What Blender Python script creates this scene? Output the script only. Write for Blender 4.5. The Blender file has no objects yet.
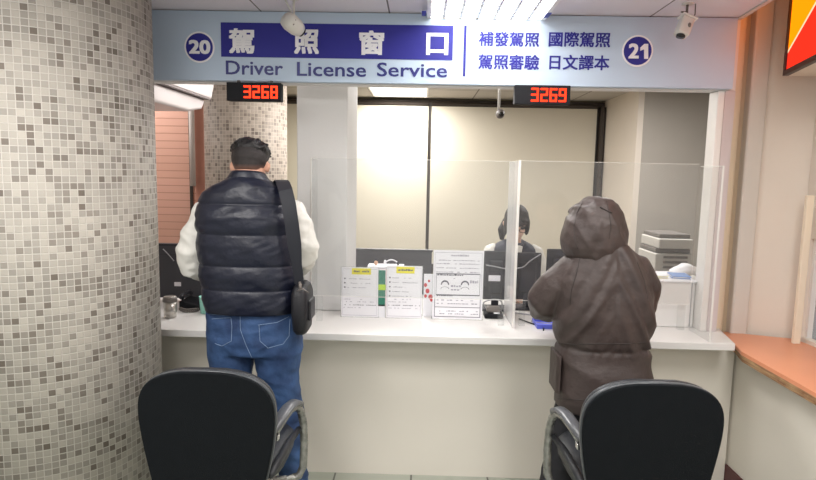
import bpy, bmesh, math, random
from math import sin, cos, pi, radians
from mathutils import Vector, Matrix, noise
random.seed(7)
scene = bpy.context.scene
COL = scene.collection

# ---------------------------------------------------------------- camera
F, YAW, PIT, ROL, H = 589.0, .0206, .1147, .0195, 1.586
fw = Vector((-sin(YAW)*cos(PIT), cos(YAW)*cos(PIT), -sin(PIT)))
r0 = Vector((cos(YAW), sin(YAW), 0)); u0 = r0.cross(fw)
rt = cos(ROL)*r0 + sin(ROL)*u0; up = -sin(ROL)*r0 + cos(ROL)*u0
cd = bpy.data.cameras.new('camera'); cam = bpy.data.objects.new('camera', cd); COL.objects.link(cam)
cd.sensor_fit = 'HORIZONTAL'; cd.sensor_width = 36; cd.lens = F*36/816
cd.clip_start = .05
cam.matrix_world = Matrix(((rt.x, up.x, -fw.x, 0), (rt.y, up.y, -fw.y, 0), (rt.z, up.z, -fw.z, H), (0, 0, 0, 1)))
scene.camera = cam
# ---------------------------------------------------------------- world, exposure, large lights
w = bpy.data.worlds.new('hall_light'); scene.world = w; w.use_nodes = True
w.node_tree.nodes['Background'].inputs[0].default_value = (1, .97, .93, 1)
w.node_tree.nodes['Background'].inputs[1].default_value = .58
scene.view_settings.view_transform = 'Standard'; scene.view_settings.look = 'None'
scene.view_settings.gamma = 1; scene.view_settings.use_curve_mapping = False
scene.view_settings.exposure = 0.0
LIGHT_FRONT = 30.0      # watts of each ceiling fixture in the public hall
LIGHT_BACK = 46.0       # base watts of the office fixtures and the two added fills
def area(name, loc, sx, sy, W, col=(1, .97, .94), rot=(0, 0, 0)):
    l = bpy.data.lights.new(name, 'AREA'); l.shape = 'RECTANGLE'; l.size = sx; l.size_y = sy
    l.energy = W; l.color = col
    o = bpy.data.objects.new(name, l); o.location = loc; o.rotation_euler = rot; COL.objects.link(o)
CEIL = 2.342; BCEIL = 2.5
FRONT_LIGHTS = [(.29, 2.37, .56, 1.12), (-1.1, .9, .56, 1.12), (1.1, .9, .56, 1.12), (-.3, -.9, .56, 1.12), (-2.6, 1.6, .56, 1.12)]
BACK_LIGHTS = [(-.27, 6.82, .62, .84), (-.27, 4.5, .62, .84), (1.75, 5.0, .62, .84), (-1.0, 3.50, .5, .6), (-2.45, 4.32, .6, .6)]  # last two: unseen fills added to brighten the left side of the office
for x, y, sx, sy in FRONT_LIGHTS:
    area('ceiling_lamp', (x, y, CEIL-.0086), sx-.06, sy-.06, LIGHT_FRONT*(.88 if y > 2 else .55 if x < -2 else 1.12))
for x, y, sx, sy in BACK_LIGHTS:
    area('office_lamp_and_fill', (x, y, BCEIL-.03), sx-.06, sy-.06, LIGHT_BACK*(1.15 if y > 6 else .12 if x == -1.0 else .27 if x < -2 else 1.0))

# ---------------------------------------------------------------- pixel -> place
def ray(px, py): return rt*(px-408)/F - up*(py-240)/F + fw
def at(px, py, Y):
    d = ray(px, py); return Vector((0, 0, H)) + d*Y/d.y
def atz(px, py, z):
    d = ray(px, py); return Vector((0, 0, H)) + d*(z-H)/d.z

# ---------------------------------------------------------------- materials
def srgb(c):
    return tuple(((v/255)/12.92 if v/255 <= .04045 else ((v/255+.055)/1.055)**2.4) for v in c)
def M(name, rgb, rough=.5, metal=0, var=0, vscale=20, bump=0, bscale=80, spec=.5, emit=0, rgb2=None, sheen=0, coat=0, aniso=None):
    m = bpy.data.materials.new(name); m.use_nodes = True; n = m.node_tree.nodes; L = m.node_tree.links
    b = n['Principled BSDF']; c = srgb(rgb)
    b.inputs['Base Color'].default_value = (*c, 1); b.inputs['Roughness'].default_value = rough
    b.inputs['Metallic'].default_value = metal; b.inputs['Specular IOR Level'].default_value = spec
    b.inputs['Sheen Weight'].default_value = sheen; b.inputs['Coat Weight'].default_value = coat
    if emit:
        b.inputs['Emission Color'].default_value = (*c, 1); b.inputs['Emission Strength'].default_value = emit
    tc = n.new('ShaderNodeTexCoord')
    if var or rgb2:
        t = n.new('ShaderNodeTexNoise'); t.inputs['Scale'].default_value = vscale; t.inputs['Detail'].default_value = 5
        mp = n.new('ShaderNodeMapping'); L.new(tc.outputs['Object'], mp.inputs[0]); L.new(mp.outputs[0], t.inputs[0])
        if aniso: mp.inputs['Scale'].default_value = aniso
        r = n.new('ShaderNodeValToRGB'); r.color_ramp.elements[0].position = .3; r.color_ramp.elements[1].position = .7
        c2 = srgb(rgb2) if rgb2 else tuple(max(0, v*(1-var)) for v in c)
        r.color_ramp.elements[0].color = (*c2, 1)
        r.color_ramp.elements[1].color = (*(c if rgb2 else tuple(min(1, v*(1+var*.6)) for v in c)), 1)
        L.new(t.outputs[0], r.inputs[0]); L.new(r.outputs[0], b.inputs['Base Color'])
    if bump:
        t2 = n.new('ShaderNodeTexNoise'); t2.inputs['Scale'].default_value = bscale; t2.inputs['Detail'].default_value = 4
        L.new(tc.outputs['Object'], t2.inputs[0])
        bp = n.new('ShaderNodeBump'); bp.inputs['Strength'].default_value = bump; bp.inputs['Distance'].default_value = .01
        L.new(t2.outputs[0], bp.inputs['Height']); L.new(bp.outputs[0], b.inputs['Normal'])
    return m
def emission(name, rgb, s):
    m = bpy.data.materials.new(name); m.use_nodes = True; n = m.node_tree.nodes; n.clear()
    e = n.new('ShaderNodeEmission'); e.inputs[0].default_value = (*srgb(rgb), 1); e.inputs[1].default_value = s
    o = n.new('ShaderNodeOutputMaterial'); m.node_tree.links.new(e.outputs[0], o.inputs[0]); return m
def glass(name, tint=(.95, .96, .96), refl=.06, haze=0.0):
    m = bpy.data.materials.new(name); m.use_nodes = True; n = m.node_tree.nodes; n.clear(); L = m.node_tree.links
    t = n.new('ShaderNodeBsdfTransparent'); t.inputs[0].default_value = (*tint, 1)
    g = n.new('ShaderNodeBsdfGlossy'); g.inputs['Roughness'].default_value = .03
    lw = n.new('ShaderNodeLayerWeight'); lw.inputs[0].default_value = .5
    pw = n.new('ShaderNodeMath'); pw.operation = 'POWER'; pw.inputs[1].default_value = 6; L.new(lw.outputs['Facing'], pw.inputs[0])
    f = n.new('ShaderNodeMath'); f.operation = 'MULTIPLY_ADD'; f.inputs[1].default_value = .25; f.inputs[2].default_value = .03; L.new(pw.outputs[0], f.inputs[0])
    mx = n.new('ShaderNodeMixShader'); L.new(f.outputs[0], mx.inputs[0]); L.new(t.outputs[0], mx.inputs[1]); L.new(g.outputs[0], mx.inputs[2])
    d = n.new('ShaderNodeBsdfDiffuse'); d.inputs[0].default_value = (.9, .9, .9, 1)
    m2 = n.new('ShaderNodeMixShader'); m2.inputs[0].default_value = haze
    L.new(mx.outputs[0], m2.inputs[1]); L.new(d.outputs[0], m2.inputs[2])
    o = n.new('ShaderNodeOutputMaterial'); L.new(m2.outputs[0], o.inputs[0]); return m
def mosaic(name, light, dark, grout, thr=.80):
    """small square mosaic tiles; the UV map counts tiles"""
    m = bpy.data.materials.new(name); m.use_nodes = True; n = m.node_tree.nodes; L = m.node_tree.links
    b = n['Principled BSDF']; b.inputs['Roughness'].default_value = .6; b.inputs['Specular IOR Level'].default_value = .3
    uv = n.new('ShaderNodeUVMap'); uv.uv_map = 'UVMap'
    fl = n.new('ShaderNodeVectorMath'); fl.operation = 'FLOOR'; L.new(uv.outputs[0], fl.inputs[0])
    fr = n.new('ShaderNodeVectorMath'); fr.operation = 'FRACTION'; L.new(uv.outputs[0], fr.inputs[0])
    wn = n.new('ShaderNodeTexWhiteNoise'); wn.noise_dimensions = '2D'; L.new(fl.outputs[0], wn.inputs[0])
    r = n.new('ShaderNodeValToRGB'); e = r.color_ramp.elements
    e[0].position = 0; e[0].color = (*srgb(light), 1)
    e[1].position = 1; e[1].color = (*srgb(dark), 1)
    k = e.new(thr); k.color = (*[v*.66 for v in srgb(light)], 1)
    k = e.new(thr*.5); k.color = (*[v*.88 for v in srgb(light)], 1)
    k = e.new(min(.97, thr+.07)); k.color = (*[.5*(a*.80)+.5*q for a, q in zip(srgb(light), srgb(dark))], 1)
    L.new(wn.outputs['Value'], r.inputs[0])
    # patchy drift between paler and greyer tiles
    ns = n.new('ShaderNodeTexNoise'); ns.inputs['Scale'].default_value = .12; L.new(fl.outputs[0], ns.inputs[0])
    mr = n.new('ShaderNodeMapRange'); mr.inputs[1].default_value = .3; mr.inputs[2].default_value = .7
    mr.inputs[3].default_value = .86; mr.inputs[4].default_value = 1.06; L.new(ns.outputs[0], mr.inputs[0])
    vm = n.new('ShaderNodeVectorMath'); vm.operation = 'SCALE'; L.new(r.outputs[0], vm.inputs[0]); L.new(mr.outputs[0], vm.inputs['Scale'])
    sub = n.new('ShaderNodeVectorMath'); sub.operation = 'SUBTRACT'; sub.inputs[1].default_value = (.5, .5, 0); L.new(fr.outputs[0], sub.inputs[0])
    ab = n.new('ShaderNodeVectorMath'); ab.operation = 'ABSOLUTE'; L.new(sub.outputs[0], ab.inputs[0])
    sp = n.new('ShaderNodeSeparateXYZ'); L.new(ab.outputs[0], sp.inputs[0])
    mxx = n.new('ShaderNodeMath'); mxx.operation = 'MAXIMUM'; L.new(sp.outputs[0], mxx.inputs[0]); L.new(sp.outputs[1], mxx.inputs[1])
    gr = n.new('ShaderNodeMapRange'); gr.inputs[1].default_value = .41; gr.inputs[2].default_value = .455; L.new(mxx.outputs[0], gr.inputs[0])
    mix = n.new('ShaderNodeMix'); mix.data_type = 'RGBA'; L.new(gr.outputs[0], mix.inputs[0]); L.new(vm.outputs[0], mix.inputs[6])
    mix.inputs[7].default_value = (*srgb(grout), 1); L.new(mix.outputs[2], b.inputs['Base Color'])
    inv = n.new('ShaderNodeMath'); inv.operation = 'SUBTRACT'; inv.inputs[0].default_value = 1; L.new(gr.outputs[0], inv.inputs[1])
    bp = n.new('ShaderNodeBump'); bp.inputs['Strength'].default_value = .7; bp.inputs['Distance'].default_value = .002
    L.new(inv.outputs[0], bp.inputs['Height']); L.new(bp.outputs[0], b.inputs['Normal'])
    return m
def grid(name, c1, c2, cm, bw, bh, ms, rough=.5, offset=0.0, rot=(0, 0, 0), bump=.3, loc=(0, 0, 0)):
    m = bpy.data.materials.new(name); m.use_nodes = True; n = m.node_tree.nodes; L = m.node_tree.links
    b = n['Principled BSDF']; b.inputs['Roughness'].default_value = rough
    tc = n.new('ShaderNodeTexCoord'); mp = n.new('ShaderNodeMapping'); mp.inputs['Rotation'].default_value = rot; mp.inputs['Location'].default_value = loc
    L.new(tc.outputs['Object'], mp.inputs[0])
    t = n.new('ShaderNodeTexBrick'); t.offset = offset; t.inputs['Scale'].default_value = 1
    t.inputs['Color1'].default_value = (*srgb(c1), 1); t.inputs['Color2'].default_value = (*srgb(c2), 1); t.inputs['Mortar'].default_value = (*srgb(cm), 1)
    t.inputs['Brick Width'].default_value = bw; t.inputs['Row Height'].default_value = bh; t.inputs['Mortar Size'].default_value = ms
    L.new(mp.outputs[0], t.inputs[0]); L.new(t.outputs[0], b.inputs['Base Color'])
    if bump:
        bp = n.new('ShaderNodeBump'); bp.inputs['Strength'].default_value = bump; bp.inputs['Distance'].default_value = .003; bp.invert = True
        L.new(t.outputs['Fac'], bp.inputs['Height']); L.new(bp.outputs[0], b.inputs['Normal'])
    return m
m_white = M('white_laminate', (226, 224, 222), .32, var=.02, vscale=3)
m_wallp = M('dull_pink_paint', (204, 192, 192), .6)
m_front = M('cream_panel', (232, 226, 215), .4, var=.02, vscale=2)
m_wallw = M('white_wall_paint', (222, 221, 220), .6, var=.03, vscale=2, bump=.05)
m_wallc = M('cream_wall_paint', (224, 214, 202), .55, var=.03, vscale=2, bump=.05)
m_wallg = M('grey_wall_paint', (172, 166, 158), .6, var=.04, vscale=2, bump=.05)
m_trimc = M('cream_trim', (220, 205, 180), .5)
m_trim_shade = M('shaded_trim', (190, 172, 146), .5)  # groove between the trims, its shadow put into a tan colour
m_trimp = M('pale_trim', (214, 208, 200), .5)
m_frame = M('white_frame', (236, 232, 228), .35)
m_ceil = grid('ceiling_tiles', (228, 223, 230), (222, 218, 226), (110, 104, 108), .62, 1.24, .004, .6, loc=(.17, .6, 0), bump=.2)
m_bceil = grid('office_ceiling_tiles', (196, 190, 182), (190, 186, 178), (120, 112, 104), .61, .61, .008, .7, bump=.2)
m_floor = grid('floor_tiles', (176, 180, 168), (170, 175, 162), (96, 98, 90), .40, .40, .005, .3, loc=(.02, .06, 0))
m_ofloor = M('office_floor', (120, 112, 104), .5, var=.1)
m_brick = grid('salmon_brick_tiles', (232, 182, 162), (224, 174, 152), (202, 150, 130), .9, .060, .004, .55, .5, rot=(pi/2, 0, 0), bump=.5)
m_brick2 = M('rust_brick_edge', (196, 140, 120), .6, var=.1, vscale=8)
m_maroon = M('maroon_skirting', (92, 44, 46), .45, var=.1)
m_mos = mosaic('mosaic_tiles', (184, 178, 168), (112, 103, 94), (196, 191, 183), .76)
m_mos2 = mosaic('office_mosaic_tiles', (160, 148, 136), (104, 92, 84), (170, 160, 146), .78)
m_sign = M('sign_face', (188, 206, 226), .55)
m_blue = M('sign_blue', (34, 34, 138), .6)
m_sintext = M('sign_text_blue', (40, 44, 120), .4)
m_wtext = M('sign_text_white', (240, 240, 244), .4)
m_black = M('black_plastic', (20, 21, 26), .6, spec=.25)
m_dark = M('dark_office_panel', (62, 62, 68), .55, var=.08, vscale=6)
m_mon = M('monitor_plastic', (38, 38, 46), .45)
m_chair = M('chair_mesh_fabric', (9, 14, 19), .75, spec=.2, var=.12, vscale=30, bump=.25, bscale=500)
m_piping = M('chair_shell_edge', (70, 74, 78), .3)
m_seat = M('chair_seat', (44, 46, 50), .4, bump=.15, bscale=300)
m_armpad = M('armrest_pad', (88, 90, 94), .3, bump=.1, bscale=60)
m_chrome = M('chrome', (205, 205, 205), .18, 1)
m_film = M('film_wrapped_metal', (150, 150, 146), .2, .6, var=.35, vscale=40, bump=.9, bscale=45)
m_orange = M('orange_laminate', (226, 150, 112), .3, var=.04, vscale=3)
m_ply = M('plywood_edge', (186, 152, 112), .6, rgb2=(120, 78, 50), vscale=14, aniso=(1, 1, 10), bump=.4, bscale=40)
m_blind = M('beige_blind', (216, 209, 192), .7, var=.03, vscale=1.5)
m_rail = M('dark_window_frame', (60, 52, 46), .4)
m_olive = M('olive_wall', (150, 142, 112), .6)
m_ac = M('air_conditioner_plastic', (226, 218, 218), .35)
m_acline = M('air_conditioner_seam', (150, 140, 140), .5)
m_pipe = M('white_pipe', (222, 216, 210), .4)
m_skin = M('skin', (214, 164, 140), .5, var=.06, vscale=30)
m_skin2 = M('skin_pale', (220, 180, 160), .5, var=.05, vscale=30)
m_hair = M('black_hair', (22, 20, 22), .42, var=.5, vscale=60, bump=.5, bscale=160, aniso=(1, 1, .3))
m_hair2 = M('dark_brown_hair', (34, 26, 24), .65, var=.4, vscale=60, bump=.3, bscale=160)
m_shave = M('short_clipped_hair', (40, 34, 34), .6, var=.3, vscale=200, bump=.3, bscale=600)
def fade_cut(m, z0, z1, skin):      # a faded haircut: clipped stubble thins out towards the hairline
    n = m.node_tree.nodes; L = m.node_tree.links; b = n['Principled BSDF']; src = b.inputs['Base Color'].links[0].from_socket
    tc = n.new('ShaderNodeTexCoord'); sp = n.new('ShaderNodeSeparateXYZ'); L.new(tc.outputs['Object'], sp.inputs[0])
    mr = n.new('ShaderNodeMapRange'); mr.inputs[1].default_value = z0; mr.inputs[2].default_value = z1; L.new(sp.outputs[2], mr.inputs[0])
    mx = n.new('ShaderNodeMix'); mx.data_type = 'RGBA'; L.new(mr.outputs[0], mx.inputs[0]); mx.inputs[6].default_value = (*srgb(skin), 1); L.new(src, mx.inputs[7]); L.new(mx.outputs[2], b.inputs['Base Color'])
m_puffer = M('navy_puffer_nylon', (20, 24, 42), .42, var=.15, vscale=14, bump=.35, bscale=26)
m_shirt = M('white_shirt', (224, 222, 216), .7, var=.05, vscale=12, bump=.25, bscale=22)
m_jean = M('blue_denim', (60, 92, 138), .75, rgb2=(30, 52, 90), vscale=9, bump=.35, bscale=40)
m_stitch = M('denim_stitch', (118, 140, 172), .7)
m_coat = M('brown_grey_coat', (72, 61, 58), .5, rgb2=(60, 50, 48), vscale=10, bump=.4, bscale=30)
m_coatd = M('coat_lining', (52, 44, 42), .6)
m_pants = M('black_trousers', (26, 26, 32), .7, bump=.2, bscale=40)
m_shoe = M('black_shoe', (28, 27, 28), .4)
m_sole = M('pale_shoe_sole', (170, 166, 160), .6)
m_bag = M('black_bag_nylon', (24, 24, 30), .5, bump=.2, bscale=200)
m_strap = M('black_webbing', (26, 28, 38), .6)
m_vest2 = M('navy_vest', (44, 46, 62), .7, bump=.2, bscale=60)
m_paper = M('paper', (238, 237, 242), .6)
m_ink = M('printed_ink', (96, 94, 106), .6)
m_inkl = M('pale_printed_ink', (168, 166, 178), .6)
m_yel = M('yellow_label', (236, 226, 50), .5)
m_green = M('green_card', (44, 122, 100), .5)
m_lime = M('lime_label', (190, 226, 60), .5)
m_red = M('red_print', (206, 60, 66), .5)
m_acr = glass('clear_acrylic', (.965, .97, .968), haze=.03)
m_acr2 = glass('milky_acrylic', (.96, .96, .96), haze=.38)
m_acre = M('acrylic_polished_edge', (226, 224, 220), .2)
m_glass = glass('window_glass', (.8, .82, .84), haze=.05)
m_led = emission('red_led_segment', (255, 52, 26), 3.4)
m_lamp = emission('lamp_diffuser', (255, 251, 246), 3.2)
m_lampb = emission('office_lamp_diffuser', (255, 247, 232), 2.4)
m_louver = M('white_louver', (236, 234, 232), .3)
m_steel = M('brushed_steel', (190, 186, 180), .3, .9)
m_mint = M('mint_plastic', (150, 214, 200), .5)
m_bluep = M('blue_plastic', (92, 104, 214), .4)
m_print = M('printer_plastic', (200, 196, 190), .45)
m_printd = M('printer_dark', (110, 104, 100), .45)
m_pink = M('pale_pink_plastic', (236, 214, 216), .5)
m_cream = M('cream_board', (236, 222, 200), .45)
m_cable = M('grey_cable', (168, 168, 172), .4)
m_cctv = M('camera_plastic', (214, 212, 206), .4)
m_lens = M('dark_lens', (20, 18, 18), .15)
m_tape = M('blue_tape', (58, 66, 160), .5)
m_lbo = emission('lightbox_orange', (236, 124, 6), 2.1)
m_lbr = emission('lightbox_red', (200, 40, 24), 2.0)
m_lbw = emission('lightbox_white_line', (255, 236, 190), 1.0)
m_lbf = M('dark_lightbox_frame', (62, 36, 32), .4)
m_lbb = M('lightbox_case', (226, 214, 198), .5)
m_leaf = M('dark_leaf', (50, 56, 52), .5, var=.4, vscale=30)

# ---------------------------------------------------------------- mesh helpers
def link(name, me, mat, parent=None, smooth=False):
    o = bpy.data.objects.new(name, me); COL.objects.link(o)
    me.materials.clear(); me.materials.append(mat)
    if smooth:
        for p in me.polygons: p.use_smooth = True
    if parent is not None:
        o.parent = parent
        o.matrix_parent_inverse = Matrix.Translation(-rootloc(parent))
    return o
def rootloc(p):
    return p.location.copy() if p.type == 'EMPTY' else Vector((0, 0, 0))
class MB:
    def __init__(s): s.bm = bmesh.new()
    def box(s, a, b, rot=None, c=None):
        a, b = Vector(a), Vector(b); vs = []
        for i in range(8):
            p = Vector((a.x if not i & 1 else b.x, a.y if not i & 2 else b.y, a.z if not i & 4 else b.z))
            if rot is not None: p = rot @ (p-c) + c
            vs.append(s.bm.verts.new(p))
        for f in ((0, 2, 3, 1), (4, 5, 7, 6), (0, 1, 5, 4), (2, 6, 7, 3), (0, 4, 6, 2), (1, 3, 7, 5)):
            s.bm.faces.new([vs[i] for i in f])
        return s
    def loft(s, rings, cap=True, closed=True):
        R = [[s.bm.verts.new(p) for p in r] for r in rings]; n = len(R[0])
        for a, b in zip(R, R[1:]):
            for i in range(n if closed else n-1):
                j = (i+1) % n
                s.bm.faces.new((a[i], a[j], b[j], b[i]))
        if cap:
            s.bm.faces.new(R[0][::-1]); s.bm.faces.new(R[-1])
        return s
    def tube(s, pts, rad, seg=12, flat=1.0, side=None):
        pts = [Vector(p) for p in pts]
        if not hasattr(rad, '__len__'): rad = [rad]*len(pts)
        rings = []; prev = None
        for i, p in enumerate(pts):
            t = (pts[min(i+1, len(pts)-1)]-pts[max(i-1, 0)]).normalized()
            if prev is None:
                a = Vector(side) if side else (Vector((0, 0, 1)) if abs(t.z) < .9 else Vector((1, 0, 0)))
            else: a = prev
            n_ = (a - a.dot(t)*t).normalized(); b = t.cross(n_); prev = n_
            rings.append([p + rad[i]*(cos(2*pi*k/seg)*n_*flat + sin(2*pi*k/seg)*b) for k in range(seg)])
        return s.loft(rings)
    def ell(s, c, r, rot=None, seg=20):
        c = Vector(c); rings = []
        nr = max(6, seg//2)
        vs = []
        def P(th, ph):
            q = Vector((r[0]*sin(th)*cos(ph), r[1]*sin(th)*sin(ph), r[2]*cos(th)))
            if rot is not None: q = rot @ q
            return c+q
        top = s.bm.verts.new(P(0, 0)); bot = s.bm.verts.new(P(pi, 0))
        for i in range(1, nr): rings.append([s.bm.verts.new(P(pi*i/nr, 2*pi*k/seg)) for k in range(seg)])
        for a, b in zip(rings, rings[1:]):
            for i in range(seg): j = (i+1) % seg; s.bm.faces.new((a[i], b[i], b[j], a[j]))
        for i in range(seg):
            j = (i+1) % seg; s.bm.faces.new((top, rings[0][i], rings[0][j])); s.bm.faces.new((bot, rings[-1][j], rings[-1][i]))
        return s
    def prism(s, poly, z0, z1):
        return s.loft([[Vector((x, y, z0)) for x, y in poly], [Vector((x, y, z1)) for x, y in poly]])
    def prism_y(s, poly, y0, y1):      # outline in x,z
        return s.loft([[Vector((x, y0, z)) for x, z in poly], [Vector((x, y1, z)) for x, z in poly]])
    def cyl(s, c, r, z0, z1, seg=28, r2=None):
        r2 = r if r2 is None else r2
        return s.loft([[Vector((c[0]+q*cos(2*pi*k/seg), c[1]+q*sin(2*pi*k/seg), z)) for k in range(seg)] for q, z in ((r, z0), (r2, z1))])
    def lathe(s, c, prof, seg=28):
        return s.loft([[Vector((c[0]+q*cos(2*pi*k/seg), c[1]+q*sin(2*pi*k/seg), z)) for k in range(seg)] for q, z in prof])
    def mesh(s):
        bmesh.ops.recalc_face_normals(s.bm, faces=s.bm.faces)
        me = bpy.data.meshes.new('m'); s.bm.to_mesh(me); s.bm.free(); return me
    def build(s, name, mat, parent=None, smooth=False, bevel=0, sub=0, seg=2):
        o = link(name, s.mesh(), mat, parent, smooth)
        if bevel:
            b = o.modifiers.new('b', 'BEVEL'); b.width = bevel; b.segments = seg; b.limit_method = 'ANGLE'; b.angle_limit = radians(40)
            if not smooth:
                for p in o.data.polygons: p.use_smooth = True
                wn_ = o.modifiers.new('w', 'WEIGHTED_NORMAL'); wn_.keep_sharp = True
        if sub: q = o.modifiers.new('s', 'SUBSURF'); q.levels = sub; q.render_levels = sub
        return o
def tag(o, label=None, cat=None, group=None, kind=None):
    if label: o['label'] = label
    if cat: o['category'] = cat
    if group: o['group'] = group
    if kind: o['kind'] = kind
    return o
def root(name, loc, label, cat, group=None):
    o = bpy.data.objects.new(name, None); o.empty_display_size = .1; o.location = loc; COL.objects.link(o)
    return tag(o, label, cat, group)
def struct(name, mb, mat, **k): return tag(mb.build(name, mat, **k), kind='structure')
def remesh(mb, name, mat, parent, vox=.008, smooth=6, wr=0, wscale=8, fine=0, fscale=30, fn=None):
    """fuse overlapping shapes into one continuous skin"""
    me = mb.mesh(); o = bpy.data.objects.new('t', me); COL.objects.link(o)
    r = o.modifiers.new('r', 'REMESH'); r.mode = 'VOXEL'; r.voxel_size = vox
    s = o.modifiers.new('s', 'SMOOTH'); s.iterations = smooth; s.factor = .5
    dg = bpy.context.evaluated_depsgraph_get(); m2 = bpy.data.meshes.new_from_object(o.evaluated_get(dg))
    bpy.data.objects.remove(o)
    if wr or fn:
        ns = [v.normal.copy() for v in m2.vertices]
        for v, n_ in zip(m2.vertices, ns):
            d = 0
            if wr:
                p = v.co*wscale
                d += wr*(noise.noise(p)+.5*noise.noise(p*2.1+Vector((5, 3, 1))))
            if fine:
                q = Vector((v.co.x*fscale*.5, v.co.y*fscale*.5, v.co.z*fscale)) + 1.2*noise.noise_vector(v.co*6)
                d += fine*(1-2*abs(noise.noise(q)))
            if fn: d += fn(v.co)
            v.co += n_*d
    m2.update()
    return link(name, m2, mat, parent, True)
def se_ring(xc, yc, z, hw, hd, n=48, p=2.5, tilt=0):
    out = []
    for k in range(n):
        a = 2*pi*k/n; c, s = cos(a), sin(a)
        x = hw*math.copysign(abs(c)**(2/p), c); y = hd*math.copysign(abs(s)**(2/p), s)
        out.append(Vector((xc+x, yc+y, z+tilt*y)))
    return out
def interp(rows, z):
    if z >= rows[0][0]: return rows[0][1:]
    for a, b in zip(rows, rows[1:]):
        if a[0] >= z >= b[0]:
            t = (a[0]-z)/(a[0]-b[0]); t = t*t*(3-2*t)*.5+t*.5
            return tuple(p+(q-p)*t for p, q in zip(a[1:], b[1:]))
    return rows[-1][1:]
def text_mesh(s, box, Y, bold=0.0, stretch=True):
    """glyph outlines fitted in the pixel box on the plane y=Y; returns mesh in world space"""
    c = bpy.data.curves.new('t', 'FONT'); c.body = s; c.extrude = .02
    c.resolution_u = 3
    o = bpy.data.objects.new('t', c); COL.objects.link(o)
    dg = bpy.context.evaluated_depsgraph_get(); me = bpy.data.meshes.new_from_object(o.evaluated_get(dg))
    bpy.data.objects.remove(o)
    xs = [v.co.x for v in me.vertices]; ys = [v.co.y for v in me.vertices]
    x0, x1, y0, y1 = min(xs), max(xs), min(ys), max(ys)
    A = at(box[0], box[3], Y); B = at(box[2], box[3], Y); C = at((box[0]+box[2])/2, box[1], Y); D = at((box[0]+box[2])/2, box[3], Y)
    ht = C.z-D.z; wd = B.x-A.x
    bx = bold*wd/(x1-x0); bz = bold*ht/(y1-y0)*.8
    for v in me.vertices:
        v.co = Vector((A.x+bx+(v.co.x-x0)/(x1-x0)*(wd-2*bx), Y-.0015*(1 if v.co.z > 0 else 0), D.z+bz+(v.co.y-y0)/(y1-y0)*(ht-2*bz)))
    if bold:       # thicker strokes: the same outline struck several times, slightly apart
        bm = bmesh.new()
        for i, (dx, dz) in enumerate(((0, 0), (-bx, -bz), (bx, -bz), (-bx, bz), (bx, bz), (0, bz), (0, -bz))):
            me.transform(Matrix.Translation((dx, -.00002*i, dz))); bm.from_mesh(me); me.transform(Matrix.Translation((-dx, .00002*i, -dz)))
        bm.to_mesh(me); bm.free()
    return me
def rect(x0, x1, z0, z1, y, t=.0015): return MB().box((x0, y-t, z0), (x1, y, z1))

CT = .812                       # counter top height
YS = 2.946                      # plane of the sign and counter front
# ---------------------------------------------------------------- SETTING
struct('floor', MB().box((-4, -2.5, -.05), (3.4, 3.0, 0)), m_floor)
struct('floor', MB().box((-4, 3.0, -.05), (3.4, 7.7, 0)), m_ofloor)
cm = MB(); cm.prism([(-4, 0), (1.150, 0), (1.482, 2.946), (1.482, 2.951), (-4, 2.951)], CEIL, CEIL+.06)
struct('ceiling', cm, m_ceil)
struct('ceiling', MB().box((.9, .0, 3.0), (3.4, 3.2, 3.06)), m_ceil)
struct('trim_1', MB().prism([(1.152, 0), (1.172, 0), (1.505, 2.944), (1.484, 2.944)], CEIL-.006, CEIL+.64), m_trimp)
struct('ceiling', MB().box((-4, 3.06, BCEIL), (3.4, 7.7, BCEIL+.05)), m_bceil)
# wall over the service opening, reveal and jamb
struct('wall_front', MB().box((-4, 2.952, 2.008), (1.51, 3.04, 2.55)), m_wallw)
struct('trim_2', MB().box((1.428, 2.950, CT+.001), (1.462, 3.04, 2.007)), m_frame, bevel=.004)
struct('wall_left', MB().box((-2.9, 2.95, 0), (-1.66, 3.04, 2.007)), m_wallw)
struct('wall_front', MB().box((1.4625, 2.952, CT+.001), (1.512, 3.04, 2.007)), m_wallp)
# right bay: trim boards and wall of the next window
struct('trim_3', MB().cyl((1.545, 3.06), .045, CT-.03, 2.99, 24), m_trimc, smooth=False, bevel=.002)
struct('trim_4', MB().box((1.575, 3.09, .0), (1.640, 3.14, 2.99)), m_trim_shade)
struct('trim_5', MB().box((1.632, 3.04, .0), (1.720, 3.12, 2.99)), m_trimp, bevel=.012)
struct('wall_right', MB().prism([(1.715, 3.07), (1.93, 2.987), (3.3, 2.987), (3.3, 3.16), (1.715, 3.16)], 0, 2.995), m_wallc)
struct('wall_right', MB().box((1.925, .3, 0), (2.02, 2.985, .80)), m_wallc)
struct('wall_right', MB().box((1.925, 2.93, .801), (2.02, 2.985, 2.995)), m_wallc)
struct('wall_right', MB().box((1.925, .3, 1.30), (2.02, 2.929, 2.995)), m_wallc)
wf = root('window_1', (2.0, 2.4, .80), None, None); tag(wf, kind='structure')
MB().box((1.965, 1.8, .801), (1.973, 2.909, 1.299)).build('window_pane', m_glass, wf)
MB().box((1.94, 2.91, .801), (2.0, 2.929, 1.299)).build('window_frame', m_frame, wf)
# low wall under the orange counter with its skirting
struct('wall_right', MB().box((1.62, .3, .11), (1.70, 3.0, .735)), m_front)
struct('baseboard_right', MB().box((1.612, .3, 0), (1.70, 2.95, .109)), m_maroon)
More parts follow.
